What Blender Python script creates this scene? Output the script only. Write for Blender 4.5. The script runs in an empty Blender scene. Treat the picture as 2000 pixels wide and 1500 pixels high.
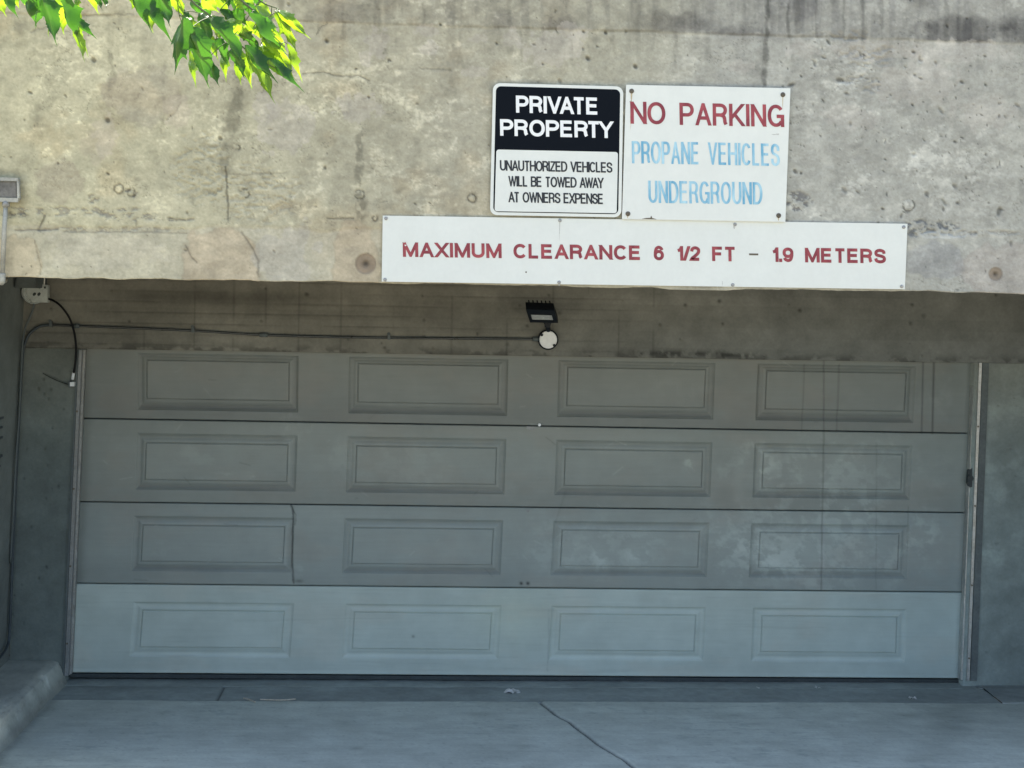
import bpy, math, random
import numpy as np
from mathutils import Vector, Matrix

# ------------------------------------------------------------------ camera
C = bpy.context.scene.collection
FPX = 2900.0; PPX, PPY = 1000.0, 523.0        # focal length and principal point on a 2000 x 1500 frame
CAM = np.array([-0.30, -6.905, 2.425])
YAW = math.radians(-2.8); ROLL = 0.0172
fw = np.array([-math.sin(YAW), math.cos(YAW), 0.0])
r0 = np.array([math.cos(YAW), math.sin(YAW), 0.0]); z0 = np.array([0, 0, 1.0])
rt = r0 * math.cos(ROLL) + z0 * math.sin(ROLL)
up = z0 * math.cos(ROLL) - r0 * math.sin(ROLL)
cd = bpy.data.cameras.new('camera'); cam = bpy.data.objects.new('camera', cd); C.objects.link(cam)
cd.sensor_width = 36; cd.lens = FPX / 2000 * 36
cd.shift_y = -(750 - PPY) / 2000.0
cd.clip_start = 0.05; cd.clip_end = 1000
M = Matrix(((rt[0], up[0], -fw[0], CAM[0]), (rt[1], up[1], -fw[1], CAM[1]), (rt[2], up[2], -fw[2], CAM[2]), (0, 0, 0, 1)))
cam.matrix_world = M
bpy.context.scene.camera = cam

# ------------------------------------------------------------------ light
W = bpy.data.worlds.new('World'); bpy.context.scene.world = W; W.use_nodes = True
nt = W.node_tree; bg = nt.nodes['Background']
sky = nt.nodes.new('ShaderNodeTexSky'); sky.sky_type = 'NISHITA'; sky.sun_disc = False
SUN_EL = math.radians(60); SUN_AZ = math.radians(-24)     # from behind the building, a little to its left
sky.sun_elevation = SUN_EL; sky.sun_rotation = SUN_AZ; sky.air_density = 1.0; sky.dust_density = 3.0; sky.ozone_density = 0.35
nt.links.new(sky.outputs[0], bg.inputs[0]); bg.inputs[1].default_value = 0.13
sd = bpy.data.lights.new('sun', 'SUN'); sun = bpy.data.objects.new('sun', sd); C.objects.link(sun)
sd.energy = 4.8; sd.angle = math.radians(0.5); sd.color = (1.0, 0.95, 0.82)
sv = Vector((math.sin(SUN_AZ) * math.cos(SUN_EL), math.cos(SUN_AZ) * math.cos(SUN_EL), math.sin(SUN_EL)))
sun.rotation_euler = sv.to_track_quat('Z', 'Y').to_euler(); sun.location = sv * 30
vs = bpy.context.scene.view_settings
vs.view_transform = 'Standard'; vs.look = 'None'; vs.gamma = 1; vs.use_curve_mapping = False
vs.exposure = 1.72

# ------------------------------------------------------------------ helpers
def at(px, py, Y):
    """where the line of sight through a photo pixel meets the upright plane y = Y (arrays welcome)"""
    px = np.asarray(px, float); py = np.asarray(py, float)
    d = fw + rt * ((px - PPX) / FPX)[..., None] + up * ((PPY - py) / FPX)[..., None]
    t = (np.asarray(Y) - CAM[1]) / d[..., 1]
    return CAM + d * t[..., None]
def atv(px, py, Y): return Vector(at(px, py, Y))
def on_ground(px, py, z=0.0):
    d = fw + rt * ((px - PPX) / FPX) + up * ((PPY - py) / FPX)
    return Vector(CAM + d * ((z - CAM[2]) / d[2]))
def srgb(r, g, b):
    f = lambda c: (c / 255 / 12.92) if c / 255 <= .04045 else ((c / 255 + .055) / 1.055) ** 2.4
    return (f(r), f(g), f(b))

def props(o, label=None, cat=None, group=None, kind=None):
    if label: o['label'] = label
    if cat: o['category'] = cat
    if group: o['group'] = group
    if kind: o['kind'] = kind
    return o
def empty(name, loc, label=None, cat=None, group=None):
    o = bpy.data.objects.new(name, None); C.objects.link(o); o.location = loc; o.empty_display_size = .1
    return props(o, label, cat, group)
def root_loc(p):
    v = Vector((0, 0, 0))
    while p is not None: v += p.location; p = p.parent
    return v
def obj(name, verts, faces, m, parent=None, smooth=False):
    me = bpy.data.meshes.new(name)
    off = np.array(root_loc(parent))
    if isinstance(verts, np.ndarray) and isinstance(faces, np.ndarray):
        v = verts.reshape(-1, 3) - off; f = faces
        me.vertices.add(len(v)); me.vertices.foreach_set('co', v.astype(np.float32).ravel())
        me.loops.add(f.size); me.loops.foreach_set('vertex_index', f.astype(np.int32).ravel())
        me.polygons.add(len(f)); me.polygons.foreach_set('loop_start', (np.arange(len(f)) * f.shape[1]).astype(np.int32))
        me.update(calc_edges=True)
    else:
        me.from_pydata([tuple(np.array(v) - off) for v in verts], [], [tuple(f) for f in faces]); me.update()
    me.materials.append(m)
    if smooth: me.polygons.foreach_set('use_smooth', [True] * len(me.polygons))
    o = bpy.data.objects.new(name, me); C.objects.link(o)
    if parent is not None: o.parent = parent
    return o
def setcol(o, col):
    a = o.data.attributes.new('albedo', 'FLOAT_COLOR', 'POINT')
    c = np.ones((len(o.data.vertices), 4), np.float32); c[:, :3] = col.reshape(-1, 3)
    a.data.foreach_set('color', c.ravel())

def box(x0, x1, y0, y1, z0_, z1):
    v = [(x, y, z) for x in (x0, x1) for y in (y0, y1) for z in (z0_, z1)]
    return v, [(0, 1, 3, 2), (4, 6, 7, 5), (0, 4, 5, 1), (2, 3, 7, 6), (0, 2, 6, 4), (1, 5, 7, 3)]
def merge(parts):
    V, F = [], []
    for v, f in parts:
        n = len(V); V += list(v); F += [tuple(i + n for i in q) for q in f]
    return V, F
def prism(pts, depth):
    """closed outline (world points) pushed back by the vector depth"""
    n = len(pts); d = Vector(depth); P = [Vector(p) for p in pts]
    V = P + [p + d for p in P]
    return V, [tuple(range(n)), tuple(range(2 * n - 1, n - 1, -1))] + [(i, n + i, n + (i + 1) % n, (i + 1) % n) for i in range(n)]
def catmull(pts, k=8):
    P = [Vector(p) for p in pts]; P = [P[0] * 2 - P[1]] + P + [P[-1] * 2 - P[-2]]; out = []
    for i in range(1, len(P) - 2):
        a, b, c, d = P[i - 1:i + 3]
        for j in range(k):
            t = j / k
            out.append(.5 * (2 * b + (c - a) * t + (2 * a - 5 * b + 4 * c - d) * t * t + (3 * b - a - 3 * c + d) * t ** 3))
    return out + [P[-2]]
def tube(path, r, n=10, caps=True):
    V, F = [], []; P = [Vector(p) for p in path]; L = len(P); nrm = None
    for i, p in enumerate(P):
        t = (P[min(i + 1, L - 1)] - P[max(i - 1, 0)]).normalized()
        if nrm is None: nrm = t.orthogonal().normalized()
        nrm = (nrm - t * nrm.dot(t)).normalized(); b = t.cross(nrm)
        rr = r[i] if isinstance(r, (list, tuple)) else r
        for k in range(n):
            a = 2 * math.pi * k / n; V.append(p + (nrm * math.cos(a) + b * math.sin(a)) * rr)
    for i in range(L - 1):
        for k in range(n):
            F.append((i * n + k, i * n + (k + 1) % n, (i + 1) * n + (k + 1) % n, (i + 1) * n + k))
    if caps: F += [tuple(range(n - 1, -1, -1)), tuple(range((L - 1) * n, L * n))]
    return V, F
def disc(c, r, d, n=24, prof=None):
    """turned piece on the axis -Y: prof is a list of (radius factor, how far out)"""
    prof = prof or [(1, 0), (1, d), (0, d)]
    V, F = [], []
    for f, o in prof:
        for k in range(n):
            a = 2 * math.pi * k / n; V.append((c[0] + r * f * math.cos(a), c[1] - o, c[2] + r * f * math.sin(a)))
    for i in range(len(prof) - 1):
        for k in range(n):
            F.append((i * n + k, i * n + (k + 1) % n, (i + 1) * n + (k + 1) % n, (i + 1) * n + k))
    F.append(tuple(range((len(prof) - 1) * n, len(prof) * n)))
    return V, F

# ---- noise laid out in numpy for weathering maps on the surfaces
def vnoise(x, y, seed):
    t = np.random.RandomState(seed).rand(256, 256)
    xi = np.floor(x).astype(int); yi = np.floor(y).astype(int); fx = x - xi; fy = y - yi
    fx = fx * fx * (3 - 2 * fx); fy = fy * fy * (3 - 2 * fy)
    g = lambda a, b: t[a % 256, b % 256]
    return (g(xi, yi) * (1 - fx) + g(xi + 1, yi) * fx) * (1 - fy) + (g(xi, yi + 1) * (1 - fx) + g(xi + 1, yi + 1) * fx) * fy
def fbm(x, y, seed, o=5, gain=.55):
    s = 0; a = 1; n = 0
    for i in range(o):
        s = s + a * vnoise(x * 2 ** i + 17.3 * i, y * 2 ** i + 5.1 * i, seed + i); n += a; a *= gain
    return s / n
def sst(a, b, x):
    t = np.clip((x - a) / (b - a), 0, 1); return t * t * (3 - 2 * t)
def lerp(a, b, t): return a + (b - a) * t[..., None]
def bump1(d, w): return np.exp(-(d / w) ** 2)
def seg_dist(X, Y, pts):
    best = np.full(X.shape, 1e9)
    for (ax, ay), (bx, by) in zip(pts[:-1], pts[1:]):
        dx, dy = bx - ax, by - ay; t = np.clip(((X - ax) * dx + (Y - ay) * dy) / (dx * dx + dy * dy + 1e-9), 0, 1)
        best = np.minimum(best, np.hypot(X - ax - t * dx, Y - ay - t * dy))
    return best

# ------------------------------------------------------------------ materials
def mat(name, col, rough=.6, metal=0, spec=.5):
    m = bpy.data.materials.new(name); m.use_nodes = True; b = m.node_tree.nodes['Principled BSDF']
    b.inputs['Base Color'].default_value = (*col, 1); b.inputs['Roughness'].default_value = rough
    b.inputs['Metallic'].default_value = metal; b.inputs['Specular IOR Level'].default_value = spec
    return m
def N(m, t, **kw):
    n = m.node_tree.nodes.new(t)
    for k, v in kw.items():
        if k in n.inputs: n.inputs[k].default_value = v
        else: setattr(n, k, v)
    return n
def L(m, a, b): m.node_tree.links.new(a, b)
def ramp(m, fac, stops):
    r = N(m, 'ShaderNodeValToRGB'); e = r.color_ramp.elements
    while len(e) < len(stops): e.new(.5)
    for el, (p, c) in zip(e, stops):
        el.position = p; el.color = (*c, 1) if not isinstance(c, float) else (c, c, c, 1)
    L(m, fac, r.inputs[0]); return r.outputs[0]
def worn(name, col, rough=.85, metal=0, use_attr=False, var=.25, scale=3., fine=60., bump=.3, bdist=.004, spec=.4, stretch=(1, 1, 1), dirt=None):
    m = mat(name, col, rough, metal, spec); b = m.node_tree.nodes['Principled BSDF']
    tc = N(m, 'ShaderNodeTexCoord'); mp = N(m, 'ShaderNodeMapping'); L(m, tc.outputs['Object'], mp.inputs[0]); mp.inputs['Scale'].default_value = stretch
    n1 = N(m, 'ShaderNodeTexNoise', Scale=scale, Detail=6., Roughness=.6); n2 = N(m, 'ShaderNodeTexNoise', Scale=fine, Detail=5., Roughness=.65)
    L(m, mp.outputs[0], n1.inputs['Vector']); L(m, mp.outputs[0], n2.inputs['Vector'])
    r1 = ramp(m, n1.outputs[0], [(.3, 1 - var), (.7, 1 + var * .6)]); r2 = ramp(m, n2.outputs[0], [(.3, 1 - var * .6), (.7, 1 + var * .45)])
    mu = N(m, 'ShaderNodeMix', data_type='RGBA', blend_type='MULTIPLY'); mu.inputs[0].default_value = 1
    L(m, r1, mu.inputs[6]); L(m, r2, mu.inputs[7])
    mv = N(m, 'ShaderNodeMix', data_type='RGBA', blend_type='MULTIPLY'); mv.inputs[0].default_value = 1
    if use_attr:
        at_ = N(m, 'ShaderNodeAttribute', attribute_name='albedo'); L(m, at_.outputs['Color'], mv.inputs[6])
    else: mv.inputs[6].default_value = (*col, 1)
    L(m, mu.outputs[2], mv.inputs[7]); out = mv.outputs[2]
    if dirt:
        n3 = N(m, 'ShaderNodeTexNoise', Scale=dirt[1], Detail=7., Roughness=.7); L(m, mp.outputs[0], n3.inputs['Vector'])
        mx = N(m, 'ShaderNodeMix', data_type='RGBA'); L(m, ramp(m, n3.outputs[0], [(dirt[2], 0.), (dirt[3], 1.)]), mx.inputs[0])
        L(m, out, mx.inputs[6]); mx.inputs[7].default_value = (*dirt[0], 1); out = mx.outputs[2]
    L(m, out, b.inputs['Base Color'])
    bp = N(m, 'ShaderNodeBump', Strength=bump, Distance=bdist); L(m, n2.outputs[0], bp.inputs['Height']); L(m, bp.outputs[0], b.inputs['Normal'])
    L(m, ramp(m, n1.outputs[0], [(.3, max(rough - .1, .05)), (.7, min(rough + .1, 1.))]), b.inputs['Roughness'])
    return m
M_wall = worn('weathered_concrete', (.36, .34, .29), .92, use_attr=True, var=.16, scale=9, fine=85, bump=.45, bdist=.004, spec=.25)
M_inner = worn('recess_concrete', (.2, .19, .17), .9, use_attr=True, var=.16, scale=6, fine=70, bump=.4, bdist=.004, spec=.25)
M_conc = worn('plain_concrete', (.40, .385, .30), .92, var=.30, scale=5, fine=38, bump=.5, spec=.25, dirt=((.27, .26, .21), 7., .52, .72))
M_dark = worn('dark_concrete', (.13, .13, .125), .9, var=.2, scale=2.5, fine=60, spec=.25)
M_door = worn('door_paint', (.2, .21, .2), .5, use_attr=True, var=.06, scale=4, fine=160, bump=.12, bdist=.0015, spec=.4)
M_floor = worn('slab_concrete', (.3, .3, .3), .75, use_attr=True, var=.12, scale=5, fine=55, bump=.3, bdist=.004, spec=.4)
M_sign = worn('white_sign_enamel', srgb(218, 222, 214), .42, var=.035, scale=6, fine=40, bump=.03, bdist=.001, dirt=((.5, .48, .38), 5., .70, .95))
M_black = mat('black_sign_enamel', (.0035, .006, .010), .8, 0, .12)
M_blackt = worn('black_lettering', (.02, .024, .03), .5, var=.2, scale=20, fine=200, bump=0)
M_whitet = mat('white_lettering', (.78, .8, .78), .45)
def letter_mat(name, c1, c2, s, stretch, a=.4, b=.65):
    m = mat(name, c1, .5); n = N(m, 'ShaderNodeTexNoise', Scale=s, Detail=5., Roughness=.65)
    tc = N(m, 'ShaderNodeTexCoord'); mp = N(m, 'ShaderNodeMapping'); L(m, tc.outputs['Object'], mp.inputs[0]); mp.inputs['Scale'].default_value = stretch
    L(m, mp.outputs[0], n.inputs['Vector'])
    L(m, ramp(m, n.outputs[0], [(a, c1), (b, c2)]), m.node_tree.nodes['Principled BSDF'].inputs['Base Color']); return m
M_red = letter_mat('faded_red_lettering', (.21, .022, .036), (.36, .06, .07), 22, (1, 1, .5))
M_blue = letter_mat('sun_bleached_blue_lettering', (.12, .36, .52), (.42, .66, .74), 16, (1.6, 1, .35), .38, .66)
M_galv = worn('galvanised_steel', (.52, .53, .5), .42, .55, var=.3, scale=14, fine=90, bump=.15, bdist=.001)
M_oldgalv = worn('weathered_grey_steel', (.34, .34, .31), .6, .3, var=.3, scale=18, fine=90, bump=.15, bdist=.001, dirt=((.16, .13, .1), 14., .6, .8))
M_dull = worn('dull_grey_box_paint', (.11, .13, .125), .6, .1, var=.2, scale=10, fine=90)
M_duct = worn('dirty_dark_steel', (.060, .075, .080), .6, .1, var=.3, scale=14, fine=90, bump=.15, bdist=.001)
M_cable = mat('black_cable_sheath', (.006, .007, .008), .6, 0, .2)
M_housing = mat('black_lamp_housing', (.005, .008, .012), .55, 0, .3)
M_glass = worn('frosted_lamp_glass', (.42, .45, .44), .25, var=.12, scale=40, fine=90, bump=.05, bdist=.001)
M_cover = worn('white_painted_cover', (.82, .84, .82), .4, var=.05, scale=30, fine=120, bump=.03, bdist=.001)
M_screw = worn('rusty_screw', (.14, .12, .09), .5, .5, var=.3, scale=80, fine=200, bump=.1, bdist=.001)
M_plate = worn('stained_cover_plate', (.17, .165, .145), .7, .1, var=.4, scale=14, fine=60, bump=.2, bdist=.001)
M_pale = worn('aged_grey_conduit', (.40, .40, .34), .6, .15, var=.3, scale=16, fine=80, bump=.15, bdist=.001)
M_shadow = worn('track_shadow', (.125, .145, .14), .7, .0, var=.3, scale=9, fine=60)
M_pipe = worn('tarnished_conduit', (.085, .09, .085), .34, .55, var=.3, scale=10, fine=90, bump=.1, bdist=.001)
M_fix = worn('pale_fixture_paint', (.50, .54, .50), .5, var=.2, scale=20, fine=90)
M_run = worn('rust_run', (.52, .43, .27), .6, var=.2, scale=60, fine=200, bump=0)
M_grime = worn('grey_grime', (.50, .51, .47), .6, var=.2, scale=60, fine=200, bump=0)
M_screw2 = worn('dull_zinc_rivet', (.36, .37, .36), .5, .3, var=.2, scale=80, fine=200, bump=.1, bdist=.001)
M_rubber = worn('rubber_seal', (.045, .055, .055), .7, var=.3, scale=12, fine=80)
M_trim = worn('grey_track_paint', (.26, .27, .26), .45, .3, var=.25, scale=8, fine=70, bump=.1, bdist=.001)
M_trash = worn('pale_crumpled_paper', (.6, .6, .57), .7, var=.2, scale=40, fine=120)
M_straw = worn('dry_straw', (.42, .38, .3), .8, var=.3, scale=40, fine=120)
M_asph = worn('pale_street_concrete', (.30, .27, .215), .9, var=.25, scale=1.2, fine=80, bump=.5, bdist=.006, spec=.3)

# ------------------------------------------------------------------ the ground
Y_IN = 1.75            # plane of the wall with the door
XL, XR = float(at(19, 1250, Y_IN)[0]), float(at(2000, 900, Y_IN)[0]) + .5   # side walls of the recess
_a, _b = at(46, 600, Y_IN), at(19, 1250, Y_IN)
def fxl(z): return _b[0] + (_a[0] - _b[0]) * (z - _b[2]) / (_a[2] - _b[2])     # the left wall leans slightly
KX = float(on_ground(110, 1350).x)                                              # foot of the kerb
CY0, CY1, CY2 = [float(on_ground(1000, y).y) for y in (1370, 1340.5, 1326)]     # front of the sunk strip, front of the sill, door
STREET = .92
prof = [(-240, STREET), (-30, STREET), (-9, STREET), (-7.6, STREET - .02), (-6.5, STREET - .1), (-1.6, .10), (-.8, .02), (-.1, 0)]
V, F = [], []
xs = [-240, -40, -12, -6, 0, 6, 12, 40, 240]
for y, z in prof:
    for x in xs: V.append((x, y, z))
nx = len(xs)
for i in range(len(prof) - 1):
    for j in range(nx - 1): F.append((i * nx + j, i * nx + j + 1, (i + 1) * nx + j + 1, (i + 1) * nx + j))
props(obj('ground', V, F, M_asph), kind='structure')
g2 = [(-240, 12, STREET), (240, 12, STREET), (240, 240, STREET), (-240, 240, STREET)]
props(obj('rear_ground', g2, [(0, 1, 2, 3)], M_asph), kind='structure')

# recess floor slab with a control joint, fine mesh
def grid_faces(nu, nv):
    i = np.arange(nu - 1)[:, None] * nv + np.arange(nv - 1)[None, :]
    return np.stack([i, i + 1, i + 1 + nv, i + nv], -1).reshape(-1, 4)
def crack_path(p0, p1, n, amp, seed):
    r = random.Random(seed); out = []
    for i in range(n + 1):
        t = i / n; k = 0 if i in (0, n) else 1
        out.append((p0[0] + (p1[0] - p0[0]) * t + r.uniform(-amp, amp) * k, p0[1] + (p1[1] - p0[1]) * t + r.uniform(-amp, amp) * k))
    return out
GX, GY = np.meshgrid(np.arange(XL, XR + .001, .0095), np.arange(-.1, CY0, .0095), indexing='ij')
ja = on_ground(1052, 1369); jb = on_ground(1240, 1500)
jp = crack_path((ja.x, ja.y), (jb.x, jb.y), 9, .012, 4)
jp.append((jb.x + (jb.x - ja.x) * .4, jb.y + (jb.y - ja.y) * .4))
dj = seg_dist(GX, GY, jp)
h = (fbm(GX * 2, GY * 2, 3) - .5) * .012 + (fbm(GX * 22, GY * 22, 8, 3) - .5) * .003 - .014 * bump1(dj, .011)
n = fbm(GX * 1.2, GY * 2.0, 21); n2 = fbm(GX * 7, GY * 18, 31, 5); n3 = fbm(GX * 9, GY * 9, 41, 4)
col = np.ones(GX.shape + (3,)) * np.array([.480, .520, .450])
col *= (.82 + .36 * n)[..., None]; col *= (.88 + .24 * n2)[..., None]; col *= (.92 + .16 * n3)[..., None]
col = lerp(col, col * np.array([.80, .82, .84]), sst(.62, .8, fbm(GX * 16, GY * 45, 55, 3)) * sst(.4, .6, fbm(GX * 1.5, GY * 1.5, 58)))
gr = vnoise(GX / .0125, GY / .0125, 95); col = lerp(col, col * .70, sst(.86, .97, gr) * .7); col = lerp(col, col * 1.22, sst(.10, .02, gr) * .6)
sc = fbm(GX * 3 + GY * 2, GY * 55, 99, 4, .62); col = lerp(col, col * .84, sst(.54, .72, sc) * .35); col = lerp(col, col * 1.12, sst(.46, .28, sc) * .25)
for i in range(26):
    rr_ = np.random.RandomState(300 + i); x_, y_ = rr_.uniform(XL, XR), rr_.uniform(0, CY0); m = bump1(np.hypot((GX - x_) / 1.6, GY - y_) + .01 * (n3 - .5), rr_.uniform(.008, .04)); col = lerp(col, col * .7, m * rr_.uniform(.3, .8))
col = lerp(col, np.array([.045, .05, .055]), .9 * bump1(dj, .0075))
col = lerp(col, col * .62, .8 * bump1(GX - KX - .05 * fbm(GY * 4, GY * 0, 77), .035))     # darker along the kerb
trp = [on_ground(1880, 1360), on_ground(1845, 1430), on_ground(1805, 1500)]; tr = seg_dist(GX, GY, [(p_.x, p_.y) for p_ in trp])
col = lerp(col, col * .8, bump1(tr, .12) * (.6 + .5 * n3))
col = lerp(col, col * np.array([1.18, 1.14, 1.04]), sst(-1.0, -2.4, GX) * sst(.7, .2, GY))  # warm light towards the front left painted into the slab colour
o = obj('driveway_slab', np.stack([GX, GY, h], -1).reshape(-1, 3), grid_faces(*GX.shape)[:, ::-1], M_floor, smooth=True); setcol(o, col); props(o, kind='structure')
# sunk strip in front of the door, then the sill
def flat_strip(name, x0, x1, y0, y1, z, base, seed, step=.0095, extra=None):
    X, Y = np.meshgrid(np.linspace(x0, x1, int((x1 - x0) / step) + 1), np.linspace(y0, y1, max(4, int((y1 - y0) / step) + 1)), indexing='ij')
    hh = z + (fbm(X * 18, Y * 18, seed, 3) - .5) * .004
    c = np.ones(X.shape + (3,)) * np.array(base) * (.7 + .6 * fbm(X * 3, Y * 6, seed + 5))[..., None]
    c *= (.85 + .3 * fbm(X * 30, Y * 30, seed + 9, 3))[..., None]
    if extra is not None: c, hh = extra(X, Y, c, hh)
    P = np.stack([X, Y, hh], -1)
    # skirts down at front and back edges
    P = np.concatenate([P[:, :1] - [0, 0, .05], P, P[:, -1:] - [0, 0, .05]], 1); c = np.concatenate([c[:, :1], c, c[:, -1:]], 1)
    o = obj(name, P.reshape(-1, 3), grid_faces(P.shape[0], P.shape[1])[:, ::-1], M_floor, smooth=False); setcol(o, c); props(o, kind='structure'); return o
kx = on_ground(428, 1358).x
def ch_extra(X, Y, c, hh):
    d = np.abs(X - kx); c = lerp(c, np.array([.02, .02, .025]), bump1(d, .006) * .8); return c, hh - .008 * bump1(d, .006)
sx1 = on_ground(1938, 1357).x
flat_strip('threshold_channel', KX - .02, sx1, CY0 + .002, CY1, -.007, (.275, .308, .285), 61, extra=ch_extra)
SX2 = float(at(1905, 1330, Y_IN)[0])
flat_strip('door_sill', KX - .08, SX2, CY1, 2.05, -.0065, (.285, .318, .292), 71)
flat_strip('corner_slab', sx1, XR, CY0 + .002, CY1, 0.0, (.30, .33, .305), 81)
flat_strip('corner_sill', SX2, XR, CY1, 1.76, -.002, (.29, .32, .295), 91)
# kerb on the left, a pool of sunlight painted into the colour of its top
X, Y = np.meshgrid(np.linspace(0, 1, 60), np.arange(-.2, Y_IN + .005, .01), indexing='ij')
kxe = KX + .015
s = X
px_ = np.where(s < .72, XL - .01 + (kxe - .055 - XL + .01) * s / .72, kxe - .055 + .055 * (s - .72) / .28)
pz_ = np.where(s < .72, .125, .125 - .14 * (s - .72) / .28)
rnd = bump1((s - .72), .07) * .012
rough = (fbm(px_ * 5, Y * 3, 5, 5) - .5) * .010
chip = sst(.60, .70, fbm(Y * 7, X * 4, 33, 4)) * bump1(s - .74, .12) * .02
pz2 = pz_ - rnd + rough * sst(0, .2, s) - chip; px2 = px_ + rough * 1.2
c = np.ones(X.shape + (3,)) * np.array([.42, .44, .38]) * (.7 + .6 * fbm(X * 4, Y * 8, 12))[..., None]
pk = on_ground(8, 1432, .125).y; sun_patch = bump1(Y + .25 * (fbm(Y * 5, X * 3, 9) - .5) - pk, .30) * sst(.92, .66, s + .15 * (fbm(Y * 9, X * 5, 19) - .5))
c = lerp(c, np.array([.86, .80, .60]) * (.85 + .3 * fbm(X * 8, Y * 20, 29))[..., None], sun_patch)
c = lerp(c, c * .5, sst(.80, .97, s) * .7); c = lerp(c, c * .6, sst(.58, .70, fbm(X * 20, Y * 16, 39, 4)) * .3)
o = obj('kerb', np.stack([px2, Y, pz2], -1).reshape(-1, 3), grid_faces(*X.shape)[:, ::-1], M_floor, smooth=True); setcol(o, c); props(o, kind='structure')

# ------------------------------------------------------------------ the concrete building
bld = empty('concrete_garage_building', (0, .2, 0), 'weathered concrete garage building with a deep beam over its recessed entrance', 'building'); bld['kind'] = 'thing'
EDGE = lambda x: 540.5 + (x / 2000.0) * 32.0
rng = np.random.RandomState(11)
STEP = 2.25
pxs = np.arange(-160, 2161, STEP); tv = np.linspace(0, 1, int((575 + 170) / STEP))
edge_n = (fbm(pxs / 60, pxs * 0, 303, 5) - .5) * 7
edge_n += -3.5 * sst(1230, 1330, pxs) * sst(1420, 1400, pxs) * 0 + 4.5 * sst(1240, 1350, pxs) * sst(1470, 1400, pxs)
ed = EDGE(pxs) + np.clip(edge_n, -3, 4)
PX = np.repeat(pxs[:, None], len(tv), 1); PY = -170 + (ed[:, None] + 170) * tv[None, :]
h = (fbm(PX / 180, PY / 180, 1) - .5) * .008 + (fbm(PX / 22, PY / 22, 2, 4) - .5) * .0035
a = fbm(PX / 260, PY / 200, 101); b_ = fbm(PX / 60, PY / 45, 111, 5); c_ = fbm(PX / 19, PY / 11, 121, 5, .65); vst = fbm(PX / 16, PY / 190, 131, 5)
col = np.ones(PX.shape + (3,)) * np.array([.402, .394, .303])
col = lerp(col, np.array([.560, .540, .352]) + 0 * col, sst(1000, 60, PX + 300 * (a - .5)) * .75)  # warmer, brighter light on the left painted into the wall colour
col = lerp(col, np.array([.392, .392, .338]) + 0 * col, sst(1150, 1500, PX + 200 * (a - .5)))
f_ = fbm(PX / 5.5, PY / 5, 191, 3); v2_ = fbm(PX / 26, PY / 80, 195, 5)
col *= (.88 + .24 * a)[..., None]; col *= (.86 + .28 * b_)[..., None]; col *= (.80 + .40 * c_)[..., None]; col *= (.86 + .28 * f_)[..., None]; col *= (.88 + .24 * v2_)[..., None]
wv = fbm(PX / 300, PY / 300, 777)
pale = sst(.54, .66, .5 * b_ + .5 * c_ + .25 * (f_ - .5)) * sst(.38, .56, wv)
col = lerp(col, col * 1.30 + .015, pale * .75)
brown = sst(.52, .7, fbm(PX / 110, PY / 90, 141))
col = lerp(col, col * np.array([.98, .86, .74]), brown * .38 * sst(1400, 800, PX))
rg = np.abs(fbm(PX / 48, PY / 34, 211, 5, .6) - .5); rgm = sst(.010, .002, rg) * sst(.50, .62, fbm(PX / 90, PY / 70, 215, 3))
col = lerp(col, col * .62, rgm * .8); h = h - .0015 * rgm
rg2 = np.abs(fbm(PX / 30, PY / 14, 221, 4, .6) - .5); rgm2 = sst(.012, .003, rg2) * sst(.52, .62, fbm(PX / 120, PY / 60, 225, 3))
col = lerp(col, col * 1.22 + .01, rgm2 * .6)
spk = vnoise(PX / 2.6, PY / 2.4, 231); col = lerp(col, col * .72, sst(.88, .97, spk) * .6); col = lerp(col, col * 1.2, sst(.12, .03, spk) * .5)
dk = sst(.60, .72, fbm(PX / 34, PY / 26, 151, 5)); col = lerp(col, col * .74, dk * .5)
# form joint near the top; above it darker, streaked
yj = 25 + .030 * PX + 3 * (fbm(PX / 50, PX * 0, 161) - .5)
above = sst(yj + 2, yj - 2, PY)
h = h + above * .003
st = sst(.42, .70, vst)
col = lerp(col, col * np.array([.72, .72, .74]), above * (.35 + .65 * st) * (.35 + .65 * sst(380, 620, PX)))
jn = sst(.42, .6, fbm(PX / 40, PX * 0, 171)); h = h - .003 * bump1(PY - yj, 2.5) * jn
col = lerp(col, col * .62, bump1(PY - yj + 1, 2.6) * jn * (.4 + .6 * c_)); col = lerp(col, col * 1.18, bump1(PY - yj - 4, 2.5) * (1 - .6 * jn) * sst(.4, .6, b_))
col = lerp(col, col * .80, sst(.5, .7, vst) * sst(yj + 130, yj, PY) * (1 - above) * .7)
for (cx, cy, rx, ry, k) in [(1320, 45, 60, 22, .5), (1880, 62, 110, 34, .62), (1990, 55, 30, 40, .6), (660, 28, 60, 34, .35), (1440, 70, 60, 16, .45), (1090, 50, 40, 22, .45), (985, 48, 30, 28, .3), (705, 65, 60, 18, .35), (600, 70, 36, 36, .3), (1560, 12, 30, 40, .35)]:
    d = np.hypot((PX - cx) / rx, (PY - cy) / ry) + 1.3 * (fbm(PX / 30, PY / 26, int(cx), 5, .65) - .5)
    col = lerp(col, col * (1 - k) * np.array([1, .99, 1.04]), sst(1.3, .45, d) * (.25 + .75 * above) * (.55 + .6 * vst))
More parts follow.
